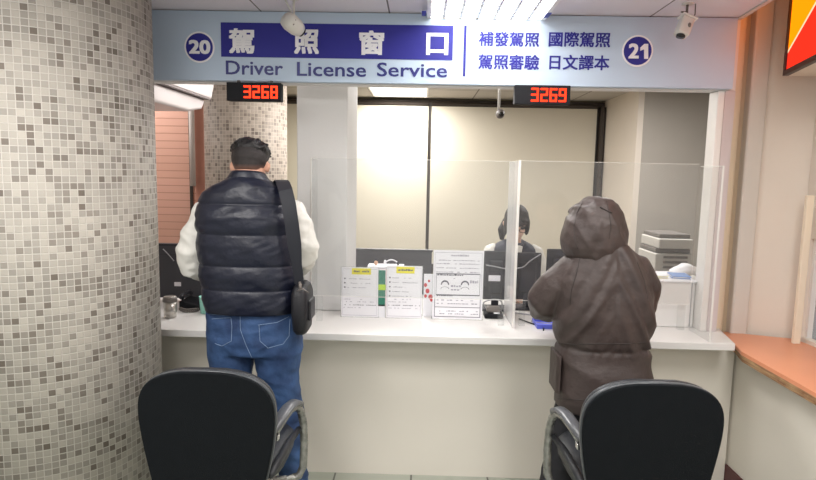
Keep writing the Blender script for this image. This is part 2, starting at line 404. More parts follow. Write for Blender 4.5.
# office shell
struct('wall_back', MB().box((-3.2, 7.5, 0), (2.45, 7.6, BCEIL)), m_olive)
struct('wall_right', MB().box((2.24, 6.3, 0), (2.34, 7.5, BCEIL)), m_wallc)
struct('wall_right', MB().box((2.30, 6.29, 0), (3.4, 6.40, BCEIL)), m_wallg)
struct('wall_right', MB().box((3.4, 3.1, 0), (3.5, 6.40, BCEIL)), m_wallg)
struct('wall_right', MB().box((2.05, 3.165, 0), (3.4, 3.2, BCEIL)), m_wallg)
struct('wall_left', MB().box((-3.2, 4.8, 0), (-1.84, 4.9, BCEIL)), m_brick)
struct('wall_left', MB().box((-1.838, 4.78, 0), (-1.66, 4.9, BCEIL)), m_brick2)
struct('wall_left', MB().box((-3.2, 3.04, 0), (-3.1, 4.8, BCEIL)), m_wallw)
struct('wall_left', MB().box((-1.9, 4.9, 0), (-1.8, 7.5, BCEIL)), m_olive)
# white pier between the two windows
a = at(297, 200, 3.2).x; b = at(347, 200, 3.2).x
struct('wall_middle', MB().box((a, 3.2, CT+.001), (b, 3.68, BCEIL-.001)), m_wallw, bevel=.006)

def round_column(name, c, r, z1, mat, pitch=.025):
    n = 128; bm = bmesh.new(); uvl = bm.loops.layers.uv.new('UVMap')
    circ = 2*pi*r; N = round(circ/pitch)
    lo = [bm.verts.new((c[0]+r*cos(2*pi*k/n), c[1]+r*sin(2*pi*k/n), 0)) for k in range(n)]
    hi = [bm.verts.new((c[0]+r*cos(2*pi*k/n), c[1]+r*sin(2*pi*k/n), z1)) for k in range(n)]
    for k in range(n):
        j = (k+1) % n; f = bm.faces.new((lo[k], lo[j], hi[j], hi[k]))
        for lp, (u, v) in zip(f.loops, ((k, 0), (k+1, 0), (k+1, 1), (k, 1))): lp[uvl].uv = (u/n*N, v*z1/pitch)
        f.smooth = True
    bm.faces.new(lo[::-1]); bm.faces.new(hi)
    me = bpy.data.meshes.new('m'); bm.to_mesh(me); bm.free()
    o = link(name, me, mat)
    return tag(o, kind='structure')
round_column('wall_column', (-1.568, 2.405), .44, CEIL-.001, m_mos)
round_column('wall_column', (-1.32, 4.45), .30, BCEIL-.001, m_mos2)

# blinds and window frame on the office back wall
zt = at(430, 106, 7.4).z; zb = .45
def blind(x0, x1, label):
    t = root('roller_blind', ((x0+x1)/2, 7.44, zb), label, 'blind', 'roller blinds on the office back wall')
    MB().box((x0, 7.425, zb), (x1, 7.432, zt)).build('blind_fabric', m_blind, t)
    MB().tube([(x0, 7.44, zt+.03), (x1, 7.44, zt+.03)], .028, 12).build('roller_tube', m_rail, t)
    MB().box((x0, 7.42, zb-.02), (x1, 7.438, zb)).build('bottom_rail', m_trimp, t)
xs = at(428.5, 180, 7.42).x; xr = at(596, 180, 7.42).x
blind(-1.78, -.905, 'beige roller blind partly hidden behind the round mosaic column and white pier')
blind(-.875, xs-.02, 'beige roller blind on the back wall, left of the long dark gap')
blind(xs+.02, xr-.03, 'wide beige roller blind behind the seated clerk, right of the dark gap')
wfr = root('window_2', (xr, 7.46, 0), None, None); tag(wfr, kind='structure')
MB().box((xr, 7.36, .2), (xr+.045, 7.47, BCEIL-.08)).build('window_frame', m_rail, wfr)
MB().box((xr+.06, 7.38, .2), (xr+.10, 7.47, BCEIL-.08)).build('window_frame', m_rail, wfr)
MB().box((-1.78, 7.455, BCEIL-.07), (xr+.1, 7.47, BCEIL-.015)).build('window_frame', m_rail, wfr)
MB().box((xs-.018, 7.45, .3), (xs+.018, 7.47, zt)).build('window_frame', m_rail, wfr)
MB().box((-1.78, 7.475, .3), (xr, 7.485, BCEIL-.05)).build('window_pane', m_rail, wfr)

# ---------------------------------------------------------------- SIGN BOARD
sg = root('service_sign', (0, YS-.03, 2.018), 'long pale blue sign board for driver licence service above the counter', 'sign')
x0s, x1s = -1.60, 1.478
MB().box((x0s, YS-.03, 2.012), (x1s, YS+.003, CEIL-.004)).build('sign_panel', m_sign, sg)
YP = YS-.031
def px_rect(x0, y0, x1, y1, Y, name, mat, parent, t=.0012):
    A = at(x0, (y0+y1)/2, Y); B = at(x1, (y0+y1)/2, Y); C = at((x0+x1)/2, y0, Y); D = at((x0+x1)/2, y1, Y)
    return MB().box((A.x, Y-t, D.z), (B.x, Y, C.z)).build(name, mat, parent)
px_rect(221, 24, 453, 58.5, YP, 'blue_band', m_blue, sg)
px_rect(463.5, 25.5, 466, 76.5, YP, 'divider_line', m_blue, sg)
def txt(s, box, name, mat, parent, bold, Y=None): return link(name, text_mesh(s, box, Y if Y else YP-.0013, bold), mat, parent)
for ch, bx in (('駕', (229, 28.5, 254.5, 53.5)), ('照', (294, 29.5, 319, 54)), ('窗', (359, 30.5, 384, 55)), ('口', (426, 33, 448, 55))):
    txt(ch, bx, 'sign_character', m_wtext, sg, .030)
for wd, bx in (('Driver', (226, 61, 283, 75)), ('License', (297, 62.5, 366, 76.5)), ('Service', (377, 63, 447, 77))):
    txt(wd, bx, 'sign_word', m_sintext, sg, .012, YP)
for wd, bx in (('補發駕照', (478.5, 32, 539, 46.5)), ('國際駕照', (548.5, 32, 610, 47)), ('駕照審驗', (478, 54.5, 539, 69.5)), ('日文譯本', (549, 55, 609, 70))):
    txt(wd, bx, 'sign_word', m_blue, sg, .020, YP)
for num, cx, cy, bx in (('20', 199.5, 47.2, (189, 40, 210.5, 54)), ('21', 637.5, 51, (628, 43.5, 649, 59))):
    c = at(cx, cy, YP)
    for rr, mt, nm, yy in ((.0740, m_wtext, 'number_ring', YP), (.0655, m_blue, 'number_disc', YP-.0013)):
        q = MB(); q.loft([[Vector((c.x+rr*cos(2*pi*k/48), y, c.z+rr*sin(2*pi*k/48))) for k in range(48)] for y in (yy, yy-.0012)]); q.build(nm, mt, sg)
    if num == '20': txt(num, bx, 'sign_number', m_wtext, sg, .035, YP-.0026)
    else:
        txt('2', (628, 43.5, 638.5, 58.5), 'sign_number', m_wtext, sg, .03, YP-.0026)
        q = MB(); pz = lambda px, py: (at(px, py, YP).x, at(px, py, YP).z)
        q.prism_y([pz(644, 44), pz(648, 44), pz(648, 59), pz(643.8, 59), pz(643.8, 49.5), pz(640, 51), pz(640, 47.8)], YP-.004, YP-.0026); q.build('sign_number', m_wtext, sg)

# ---------------------------------------------------------------- LED DISPLAYS
SEG = {'0': 'abcdef', '1': 'bc', '2': 'abged', '3': 'abgcd', '6': 'afgedc', '8': 'abcdefg', '9': 'abcfgd'}
def led(px0, py0, px1, py1, digits, dbox, label):
    Y = 2.88
    A = at(px0, py1, Y); B = at(px1, py0, Y)
    t = root('queue_display', ((A.x+B.x)/2, Y, A.z), label, 'display', None)
    MB().box((A.x, Y, A.z), (B.x, Y+.05, B.z)).build('casing', m_black, t, bevel=.004)
    for f in (.2, .8):
        x = A.x+(B.x-A.x)*f; MB().box((x-.006, Y+.02, B.z), (x+.006, Y+.036, 2.012)).build('hanging_bracket', m_rail, t)
    P = at(dbox[0], dbox[3], Y); Q = at(dbox[2], dbox[1], Y); n = len(digits); cw = (Q.x-P.x)/n; hh = Q.z-P.z
    for i, d in enumerate(digits):
        q = MB(); l = P.x+cw*i+cw*.10; r_ = P.x+cw*(i+1)-cw*.10; m_ = P.z+hh/2; th = .0085; g = .0012
        S = dict(a=(l, r_, Q.z-th, Q.z), g=(l, r_, m_-th/2, m_+th/2), d=(l, r_, P.z, P.z+th), f=(l, l+th, m_+g, Q.z-g), b=(r_-th, r_, m_+g, Q.z-g),
                 e=(l, l+th, P.z+g, m_-g), c=(r_-th, r_, P.z+g, m_-g))
        for k in SEG[d]:
            s_ = S[k]; q.box((s_[0], Y-.002, s_[2]), (s_[1], Y, s_[3]))
        q.build('lit_digit', m_led, t)
led(226.5, 83, 281, 100.5, '3268', (243, 86, 278.5, 98), 'red LED number display 3268 hanging under the sign above the man in the vest')
led(514.5, 85.5, 571, 104, '3269', (530, 88.5, 567.5, 101.5), 'red LED number display 3269 hanging under the right half of the sign')

# ---------------------------------------------------------------- CEILING LIGHTS
def louver_light(x, y, sx, sy, z, label, lamp, cells=(8, 14), group=None):
    t = root('ceiling_light', (x, y, z), label, 'ceiling light', group)
    q = MB(); f = .018
    for a_, b_ in (((x-sx/2, y-sy/2), (x-sx/2+f, y+sy/2)), ((x+sx/2-f, y-sy/2), (x+sx/2, y+sy/2)), ((x-sx/2+f, y-sy/2), (x+sx/2-f, y-sy/2+f)), ((x-sx/2+f, y+sy/2-f), (x+sx/2-f, y+sy/2))):
        q.box((*a_, z-.026), (*b_, z-.001))
    q.build('frame', m_louver, t)
    MB().box((x-sx/2+f, y-sy/2+f, z-.008), (x+sx/2-f, y+sy/2-f, z-.002)).build('diffuser', lamp, t)
    q = MB()
    for i in range(1, cells[0]):
        xx = x-sx/2+sx*i/cells[0]; q.box((xx-.007, y-sy/2+f, z-.024), (xx+.007, y+sy/2-f, z-.009))
    for j in range(1, cells[1]):
        yy = y-sy/2+sy*j/cells[1]; q.box((x-sx/2+f, yy-.006, z-.022), (x+sx/2-f, yy+.006, z-.0095))
    q.build('louver', m_louver, t)
    return t
x, y, sx, sy = FRONT_LIGHTS[0]
lt = louver_light(x, y, sx, sy, CEIL, 'bright louvred ceiling light directly in front of the sign', m_lamp, (7, 20))
c = at(424.5, 8, 2.86); 
MB().box((c.x-.012, 2.78, CEIL-.029), (c.x+.008, 2.86, CEIL-.0265)).build('tape_strip', m_tape, lt)
MB().box((x+sx/2-.016, 2.78, CEIL-.029), (x+sx/2+.004, 2.86, CEIL-.0265)).build('tape_strip', m_tape, lt)
x, y, sx, sy = BACK_LIGHTS[0]
t = root('ceiling_light', (x, y, BCEIL), 'office ceiling light panel seen through the window beneath the sign', 'ceiling light')
MB().box((x-sx/2, y-sy/2, BCEIL-.012), (x+sx/2, y+sy/2, BCEIL-.001)).build('diffuser', m_lampb, t)
q = MB()
for a_, b_ in (((x-sx/2-.02, y-sy/2-.02), (x-sx/2, y+sy/2+.02)), ((x+sx/2, y-sy/2-.02), (x+sx/2+.02, y+sy/2+.02)), ((x-sx/2, y-sy/2-.02), (x+sx/2, y-sy/2)), ((x-sx/2, y+sy/2), (x+sx/2, y+sy/2+.02))):
    q.box((*a_, BCEIL-.016), (*b_, BCEIL-.001))
q.build('frame', m_louver, t)

# ---------------------------------------------------------------- COUNTER
ct = root('service_counter', (.1, 3.1, 0), 'long white service counter under the sign, with cream front panel', 'counter')
YC = 2.735
q = MB(); q.prism([(-1.24, YC), (-1.36, 2.815), (-1.60, 2.88), (-1.65, 3.70), (1.70, 3.70), (1.585, 3.13), (1.496, YC)], CT-.034, CT)
q.build('countertop', m_white, ct, bevel=.003)
MB().prism_y([(-1.62, 0), (1.610, 0), (1.610, .7355), (1.508, .7355), (1.508, CT-.035), (-1.62, CT-.035)], YS, YS+.03).build('front_panel', m_front, ct)
MB().box((-1.60, 3.15, .3), (1.58, 3.17, CT-.035)).build('back_panel', m_white, ct)
oc = root('orange_counter', (1.75, 2.2, 0), 'orange topped counter ledge on the right with worn plywood edge', 'counter')
q = MB(); q.prism([(1.516, YC-.02), (1.607, 3.075), (1.706, 3.035), (1.91, 2.965), (1.922, 2.86), (1.922, .4), (1.516, .4)], .765, .782)
q.build('laminate_top', m_orange, oc)
q = MB(); q.prism([(1.516, YC-.03), (1.600, 3.0), (1.70, 3.02), (1.90, 2.95), (1.918, 2.86), (1.918, .4), (1.516, .4)], .736, .7648)
q.build('plywood_core', m_ply, oc)

# ---------------------------------------------------------------- ACRYLIC SCREENS
YA = 2.975
def perp(x, y0, y1, z1, label):
    t = root('acrylic_divider', (x, y0, CT), label, 'acrylic divider', None)
    MB().box((x-.004, y0+.003, CT+.001), (x+.004, y1, z1)).build('panel', m_acr2 if x > .4 and x < .6 else m_acr, t)
    q = MB(); q.box((x-.0042, y0, CT+.001), (x+.0042, y0+.003, z1)); q.box((x-.0042, y0, z1), (x+.0042, y1, z1+.003)); q.build('polished_edge', m_acre, t)
    return t
perp(-.560, YA+.01, 3.16, 1.645, 'clear acrylic side panel standing on the counter before the white pier')
ta = perp(.480, 2.93, 3.24, 1.650, 'clear upright acrylic divider in the middle of the counter, before the clerk')
MB().box((.474, 2.92, CT+.001), (.487, 2.929, 1.655)).build('edge_strip', m_acre, ta)
perp(1.385, YC+.02, YA-.005, 1.640, 'clear acrylic divider at the right end of the counter by the jamb')
def sheet(x0, x1, z0, z1, label):
    t = root('acrylic_screen', ((x0+x1)/2, YA, z0), label, 'acrylic screen', None)
    MB().box((x0, YA, z0), (x1, YA+.004, z1)).build('panel', m_acr, t)
    q = MB(); q.box((x0, YA-.0003, z1), (x1, YA+.0043, z1+.0018)); q.box((x0, YA-.0003, z0-.0018), (x1, YA+.0043, z0)); q.box((x0-.003, YA-.0003, z0-.003), (x0, YA+.0043, z1+.0035)); q.build('polished_edge', m_acre, t)
    for f in (.04, .96):
        xx = x0+(x1-x0)*f
        MB().box((xx-.015, YA-.012, CT+.001), (xx+.015, YA+.016, z0-.003)).build('foot', m_acr, t)
sheet(-.553, .466, .945, 1.648, 'wide clear acrylic screen between the pier and the middle divider')
sheet(.496, 1.376, .945, 1.652, 'wide clear acrylic screen in front of the person in the hooded coat')

# ---------------------------------------------------------------- NOTICES ON THE COUNTER
def stand_notice(px0, py0, px1, py1, label, cat, Y=3.055):
    A = at(px0, (py0+py1)/2, Y); B = at(px1, (py0+py1)/2, Y); C = at((px0+px1)/2, py0, Y)
    t = root('notice_stand' if cat == 'notice' else 'card', ((A.x+B.x)/2, Y, CT+.001), label, cat)
    return t, A.x, B.x, CT+.006, C.z
def notice(px0, py0, px1, label, rows, seed):
    Y = 3.055; t, x0, x1, z0, z1 = stand_notice(px0, py0, px1, 318, label, 'notice')
    MB().box((x0, Y, z0), (x1, Y+.002, z1)).build('paper_sheet', m_paper, t)
    q = MB(); q.box((x0-.006, Y+.0025, CT+.001), (x1+.006, Y+.006, z1+.004)); q.box((x0-.006, Y+.006, CT+.001), (x1+.006, Y+.10, CT+.005)); q.build('acrylic_holder', m_acr, t)
    W = x1-x0; Hh = z1-z0; rnd = random.Random(seed)
    q = MB(); f = .002
    for u0, u1, v0, v1 in ((.03, .035, .03, .97), (.965, .97, .03, .97), (.03, .97, .028, .034), (.03, .97, .965, .97)):
        q.box((x0+W*u0, Y-.0005, z0+Hh*v0), (x0+W*u1, Y, z0+Hh*v1))
    q.build('printed_border', m_inkl, t)
    rows(t, x0, z0, W, Hh, Y, rnd)
    return t
def dashes(q, x0, z0, W, Hh, Y, rnd, u0, u1, v, h=.018, gap=.25):
    u = u0
    while u < u1:
        w_ = rnd.uniform(.02, .06)
        if rnd.random() > gap: q.box((x0+W*u, Y-.0005, z0+Hh*v), (x0+W*min(u+w_, u1), Y, z0+Hh*(v+h*rnd.uniform(.6, 1))))
        u += w_+.012
def rowsA(nb, u_lab):
    def fn(t, x0, z0, W, Hh, Y, rnd):
        MB().box((x0+W*u_lab[0], Y-.001, z0+Hh*.86), (x0+W*u_lab[1], Y-.0002, z0+Hh*.985)).build('yellow_heading', m_yel, t)
        q = MB(); dashes(q, x0, z0, W, Hh, Y-.0012, rnd, u_lab[0]+.05, u_lab[1]-.05, .905, .045, .1); q.build('heading_lettering', m_ink, t)
        q = MB()
        for i in range(nb):
            v = .76-.088*i; q.box((x0+W*.07, Y-.0005, z0+Hh*v), (x0+W*.11, Y, z0+Hh*(v+.028)))
        dashes(q, x0, z0, W, Hh, Y, rnd, .05, .95, .235, .014, .3)
        q.build('bold_print', m_ink, t)
        q = MB()
        for i in range(nb): dashes(q, x0, z0, W, Hh, Y, rnd, .16, rnd.uniform(.6, .92), .762-.088*i)
        for v in (.35, .30, .18): dashes(q, x0, z0, W, Hh, Y, rnd, .06, rnd.uniform(.5, .9), v, .014, .5)
        q.build('small_print', m_inkl, t)
    return fn
notice(341.5, 267.5, 378, 'white printed notice with short yellow heading, left of the green card', rowsA(3, (.28, .80)), 1)
notice(386.5, 266, 422, 'white printed notice with yellow heading, right of the green card', rowsA(5, (.27, .78)), 2)
def rowsB(t, x0, z0, W, Hh, Y, rnd):
    q = MB(); dashes(q, x0, z0, W, Hh, Y, rnd, .35, .70, .915, .03, .1)
    for v in (.85, .80, .74, .68): dashes(q, x0, z0, W, Hh, Y, rnd, .06, .92, v, .014, .3)
    for v in (.27, .22, .11, .07): dashes(q, x0, z0, W, Hh, Y, rnd, .08, .92, v, .016, .4)
    q.build('small_print', m_inkl, t)
    q = MB()
    for u0, u1, v0, v1 in ((.06, .94, .655, .668), (.06, .94, .345, .36), (.06, .068, .345, .66), (.932, .94, .345, .66), (.04, .96, .17, .178), (.04, .05, .03, .30), (.95, .96, .03, .30), (.04, .96, .03, .038)):
        q.box((x0+W*u0, Y-.0005, z0+Hh*v0), (x0+W*u1, Y, z0+Hh*v1))
    dashes(q, x0, z0, W, Hh, Y, rnd, .08, .6, .635, .02, .2)
    dashes(q, x0, z0, W, Hh, Y, rnd, .08, .4, .335, .02, .2)
    q.build('table_lines', m_ink, t)
    for cx in (.24, .64):
        q = MB(); cc = Vector((x0+W*cx, Y, z0+Hh*.50))
        R = .085*W
        q.loft([[Vector((cc.x+R*cos(a)*s_, y, cc.z+R*1.1*sin(a)*s_)) for a in [pi*k/14 for k in range(15)] for s_ in (1,)] + [Vector((cc.x+R*.72*cos(a), y, cc.z+R*.7*sin(a))) for a in [pi-pi*k/14 for k in range(15)]] for y in (Y-.0005, Y)])
        for a0, a1, ry, oz in ((0, pi, .55, -.040),):
            A_ = [a0+(a1-a0)*k/14 for k in range(15)]; sc = .62 if oz > -.02 else 1.0
            q.loft([[Vector((cc.x+R*sc*cos(a), y, cc.z+oz*.55+R*sc*ry*sin(a))) for a in A_]+[Vector((cc.x+R*sc*.86*cos(a), y, cc.z+oz*.55+R*sc*.86*ry*sin(a))) for a in A_[::-1]] for y in (Y-.0005, Y)])
        q.build('portrait_outline', m_ink, t)
    q = MB(); dashes(q, x0, z0, W, Hh, Y, rnd, .36, .56, .47, .03, .3); dashes(q, x0, z0, W, Hh, Y, rnd, .36, .56, .42, .03, .4); dashes(q, x0, z0, W, Hh, Y, rnd, .74, .9, .53, .05, .1)
    dashes(q, x0, z0, W, Hh, Y, rnd, .12, .5, .59, .012, .4)
    q.build('form_lettering', m_inkl, t)
notice(433, 250.5, 483, 'tall white printed form notice with portrait tables, left of the middle divider', rowsB, 3)
# green card between the notices
t, x0, x1, z0, z1 = stand_notice(377.8, 269.5, 385.6, 308, 'narrow dark green card with lime label between the two notices', 'card', 3.075)
t.location.z = CT+.001; Y = 3.075
MB().box((x0, Y, CT+.001), (x1, Y+.004, z1)).build('card_board', m_paper, t)
zz0 = at(381, 306, Y).z; MB().box((x0+.002, Y-.001, zz0), (x1-.002, Y, z1-.004)).build('green_face', m_green, t)
a = at(381, 290, Y).z; b = at(381, 284.5, Y).z; MB().box((x0-.004, Y-.002, a), (x1+.001, Y-.001, b)).build('lime_label', m_lime, t)
MB().box((x0+.002, Y-.0018, zz0), (x1-.002, Y-.001, zz0+.008)).build('dark_strip', m_black, t)
# red printed card
t, x0, x1, z0, z1 = stand_notice(423.5, 274, 432.5, 318, 'white card with red printed picture beside the form notice', 'card', 3.12)
MB().box((x0, 3.12, CT+.001), (x1+.01, 3.124, z1)).build('card_board', m_paper, t)
q = MB()
for px, py, s in ((425.5, 285, .009), (427.5, 291, .011), (425.5, 296, .008), (430.5, 297, .012), (429, 281, .006), (431.5, 300, .008)):
    c = at(px, py, 3.12); q.ell(c, (s, .001, s*1.2), seg=12)
q.build('red_print', m_red, t)
# pale box with handset behind the notices
A = at(368, 266, 3.32); B = at(403, 266, 3.32)
t = root('storage_box', ((A.x+B.x)/2, 3.37, CT+.001), 'pale pink plastic box standing behind the two notices', 'box')
MB().box((A.x, 3.32, CT+.001), (B.x, 3.42, A.z-.014)).build('body', m_pink, t, bevel=.01)
MB().box((A.x-.004, 3.316, A.z-.0135), (B.x+.004, 3.424, A.z)).build('lid', m_paper, t, bevel=.004)
t = root('headset', (at(391, 263, 3.36).x, 3.36, A.z), 'white headset lying on the pale pink box', 'headset')
c = at(385, 262, 3.36); d = at(398, 264, 3.36); z = A.z
MB().ell((c.x, 3.36, z+.017), (.008, .014, .016)).build('ear_pad', m_paper, t, True)
MB().tube([(c.x+(d.x-c.x)*k/10, 3.36, z+.017+.016*sin(pi*k/10)) for k in range(11)], .004).build('headband', m_paper, t, True)
MB().ell((d.x, 3.36, z+.013), (.007, .014, .012)).build('ear_pad', m_black, t, True)
c = at(376, 262, 3.36)
tag(MB().ell((c.x, 3.36, z+.013), (.012, .012, .0125)).build('ball', M('tan_ball', (214, 170, 140), .5), smooth=True), 'small tan ball on the pale pink box beside the headset', 'ball')

# ---------------------------------------------------------------- WHITE BOX AND ITEMS AT RIGHT
A = at(627, 280, 3.02); B = at(696, 280, 3.02)
zt_ = at(672, 280, 3.02).z
t = root('document_cabinet', ((A.x+B.x)/2, 3.1, CT), 'white document box on the counter beside the hooded coat', 'box')
MB().box((A.x, 3.02, CT+.001), (B.x, 3.30, zt_-.012)).build('body', m_white, t, bevel=.004)
MB().box((A.x-.004, 3.012, zt_-.0115), (B.x+.004, 3.305, zt_)).build('lid', m_paper, t, bevel=.003)
q = MB(); q.box((B.x-.020, 3.017, CT+.006), (B.x-.016, 3.0198, zt_-.014)); q.build('panel_seam', m_cable, t)
def sheet_pile(px, w_, d_, y, z, n, mats, name, label, rotz):
    c = at(px, 275, y); rnd = random.Random(int(px))
    t = root(name, (c.x, y, z), label, 'papers')
    for i in range(n):
        R = Matrix.Rotation(rotz+rnd.uniform(-.2, .2), 3, 'Z'); cc = Vector((c.x, y, z))
        MB().box((c.x-w_/2, y-d_/2, z+.001+.004*i), (c.x+w_/2, y+d_/2, z+.0045+.004*i), R, cc).build('sheet', mats[i % len(mats)], t)
m_yp = M('pale_yellow_paper', (238, 234, 178), .6); m_bp = M('blue_booklet', (90, 128, 190), .5)
sheet_pile(653, .08, .14, 3.12, zt_, 4, [m_yp, m_paper], 'paper_pile', 'pale yellow papers on the left of the white document box', .2)
sheet_pile(679, .09, .13, 3.10, zt_, 4, [m_paper, m_bp], 'booklet_pile', 'blue and white booklets in the middle of the white document box', -.3)
c = at(688, 271, 3.24)
q = MB(); rnd = random.Random(4)
rings = []
for k in range(9):
    u = k/8; x = c.x-.085+.17*u; rings.append([Vector((x, 3.19, zt_+.001)), Vector((x, 3.29, zt_+.001)), Vector((x, 3.28, zt_+.012+.035*sin(pi*u)+.008*rnd.random())), Vector((x, 3.20, zt_+.010+.030*sin(pi*u)+.008*rnd.random()))])
q.loft(rings); tag(q.build('plastic_bag', m_paper, smooth=True), 'crumpled white plastic bag at the back right of the document box', 'bag')
# printer behind
Yp = 4.5
A = at(655, 262, Yp); B = at(692, 262, Yp)
pz = [at(670, v, Yp).z for v in (290, 262, 251, 247, 236)]
t = root('cabinet', ((A.x+B.x)/2, Yp+.2, 0), 'low grey cabinet under the office printer', 'cabinet')
MB().box((A.x-.08, Yp-.03, 0), (B.x+.15, Yp+.45, .80)).build('body', m_print, t, bevel=.004)
MB().box((A.x-.07, Yp-.045, .03), (B.x+.14, Yp-.031, .78)).build('door', m_print, t, bevel=.004)
t = root('printer', ((A.x+B.x)/2, Yp+.2, .80), 'grey and white multifunction printer behind the document box', 'printer')
z0 = .801; zs = at(670, 272, Yp).z
def pbox(za, zb_, dx, mat, nm, y0=Yp): MB().box((A.x+dx, y0, za), (B.x-dx*.3, Yp+.36, zb_)).build(nm, mat, t, bevel=.008)
pbox(z0, at(670, 254, Yp).z, 0, m_print, 'body')
q = MB()
for k, py in enumerate((257, 262, 267)):
    zc = at(670, py, Yp).z; q.box((A.x+.06, Yp-.012, zc-.010), (B.x-.04, Yp-.001, zc+.008))
q.build('paper_tray', m_printd, t)
pbox(at(670, 253.8, Yp).z, at(670, 249, Yp).z, .012, m_printd, 'output_slot', Yp+.03)
pbox(at(670, 248.8, Yp).z, at(670, 239, Yp).z, .018, m_print, 'scanner', Yp-.01)
pbox(at(670, 238.8, Yp).z, at(670, 234.5, Yp).z, .034, m_printd, 'lid', Yp+.03)

# ---------------------------------------------------------------- OFFICE PARTITIONS, MONITORS
def partition(px0, px1, py, Y, label, z0=0.0):
    A = at(px0, py, Y); B = at(px1, py, Y)
    t = root('desk_partition', ((A.x+B.x)/2, Y, z0), label, 'partition', None)
    MB().box((A.x, Y, z0+.02), (B.x, Y+.035, A.z-.012)).build('fabric_panel', m_dark, t)
    MB().box((A.x-.005, Y-.003, A.z-.012), (B.x+.005, Y+.038, A.z)).build('top_rail', m_mon, t)
    MB().box((A.x, Y-.002, at(px0, py+10, Y).z-.004), (B.x, Y-.0001, at(px0, py+10, Y).z)).build('seam_strip', m_mon, t)
    for x in (A.x+.04, B.x-.04): MB().box((x-.03, Y-.05, z0+.001), (x+.03, Y+.085, z0+.02)).build('foot', m_mon, t)
    return t
tp = partition(135, 291, 243, 3.34, 'dark grey desk partition behind the left counter, below the brick wall', CT)
c = at(178, 284, 3.34)
ou = MB().box((c.x-.019, 3.332, c.z-.012), (c.x+.019, 3.339, c.z+.012)).build('socket', m_paper, tp, bevel=.002)
partition(354, 432, 248.5, 3.75, 'dark grey desk partition behind the two yellow headed notices')
def monitor(px0, px1, py0, Y, label, seed):
    A = at(px0, py0, Y); B = at(px1, py0, Y); xc = (A.x+B.x)/2
    t = root('computer_monitor', (xc, Y+.03, CT), label, 'monitor', None)
    z0 = CT+.055
    MB().box((A.x, Y, z0), (B.x, Y+.022, A.z)).build('back_cover', m_mon, t, bevel=.006)
    MB().box((A.x+.03, Y-.018, z0+.04), (B.x-.03, Y, A.z-.05)).build('back_bulge', m_mon, t, bevel=.012)
    MB().box((A.x+.008, Y+.0222, z0+.012), (B.x-.008, Y+.024, A.z-.010)).build('screen', m_lens, t)
    MB().box((xc-.02, Y-.012, CT+.014), (xc+.02, Y+.008, z0+.08)).build('stand_neck', m_mon, t)
    MB().box((xc-.09, Y-.05, CT+.001), (xc+.09, Y+.08, CT+.013)).build('stand_foot', m_mon, t, bevel=.004)
    return t
t = monitor(484.5, 508.5, 251, 3.32, 'black monitor with white sticker, between the form notice and the divider', 1)
a = at(488.5, 281, 3.30); b = at(500.5, 275.5, 3.30); MB().box((a.x, 3.2995, a.z), (b.x, 3.3018, b.z)).build('white_sticker', m_paper, t)
t = monitor(515, 542, 252.5, 3.36, 'black monitor just right of the middle acrylic divider before the clerk', 2)
t = monitor(547.5, 572, 249, 3.44, 'black monitor half hidden by the hooded coat', 3)
def cable(pts, r, label, mat=m_cable, name='cable'):
    P = []
    pts = [Vector(p) for p in pts]
    for i in range(len(pts)-1):
        p0 = pts[max(i-1, 0)]; p1 = pts[i]; p2 = pts[i+1]; p3 = pts[min(i+2, len(pts)-1)]
        for k in range(8):
            s_ = k/8; P.append(.5*((2*p1)+(p2-p0)*s_+(2*p0-5*p1+4*p2-p3)*s_**2+(3*p1-p0-3*p2+p3)*s_**3))
    P.append(pts[-1])
    return tag(MB().tube(P, r, 8).build(name, mat, smooth=True), label, 'cable')
zc = CT+.005
cable([at(541, 254, 3.335), at(530, 261, 3.332), at(523, 267, 3.332), at(512, 268.5, 3.30), at(504, 268.5, 3.292), at(497, 267, 3.292), at(486, 265, 3.296)], .0032, 'thin grey cable running across the backs of the monitors')
cable([(at(516, 310, 3.2).x, 3.24, zc), (.66, 3.16, zc), (.60, 3.05, zc), (.72, 3.0, zc), (.80, 3.06, zc)], .004, 'grey cable coiled on the counter right of the middle divider')
cable([(.40, 3.27, zc), (.36, 3.22, CT+.06), (.41, 3.20, CT+.085), (.46, 3.22, CT+.07), (.465, 3.27, zc)], .004, 'grey cable loop on the counter left of the middle divider')
cable([(.54, 3.10, zc), (.60, 2.99, zc), (.635, 2.95, zc), (.625, 2.88, zc)], .0035, 'black cable beside the blue tray on the counter', m_black)
cable([at(163, 249, 3.333), at(168, 254, 3.333), at(174, 261, 3.333)], .003, 'pale cable hanging on the left desk partition')
t = root('card_reader', (.40, 3.17, CT), 'small black card reader behind the acrylic, left of the divider', 'card reader')
MB().box((.355, 3.10, CT+.001), (.455, 3.18, CT+.028)).build('body', m_black, t, bevel=.006)
MB().box((.37, 3.12, CT+.0285), (.44, 3.17, CT+.06)).build('upper_housing', m_printd, t, bevel=.006)
MB().box((.405, 3.104, CT+.0285), (.435, 3.119, CT+.032)).build('key', m_paper, t)
# blue tray near the coat
A = atz(537, 329, CT); B = atz(562, 329, CT)
t = root('document_tray', ((A.x+B.x)/2, 2.9, CT), 'blue plastic tray on the counter at the hooded person\'s elbow', 'tray')
MB().box((A.x, A.y, CT+.001), (B.x+.1, A.y+.14, CT+.006)).build('base', m_bluep, t)
q = MB()
q.box((A.x, A.y, CT+.006), (B.x+.1, A.y+.004, CT+.022)); q.box((A.x, A.y+.136, CT+.006), (B.x+.1, A.y+.14, CT+.022)); q.box((A.x, A.y+.004, CT+.006), (A.x+.004, A.y+.136, CT+.022)); q.box((B.x+.096, A.y+.004, CT+.006), (B.x+.1, A.y+.136, CT+.022))
q.build('rim', m_bluep, t)

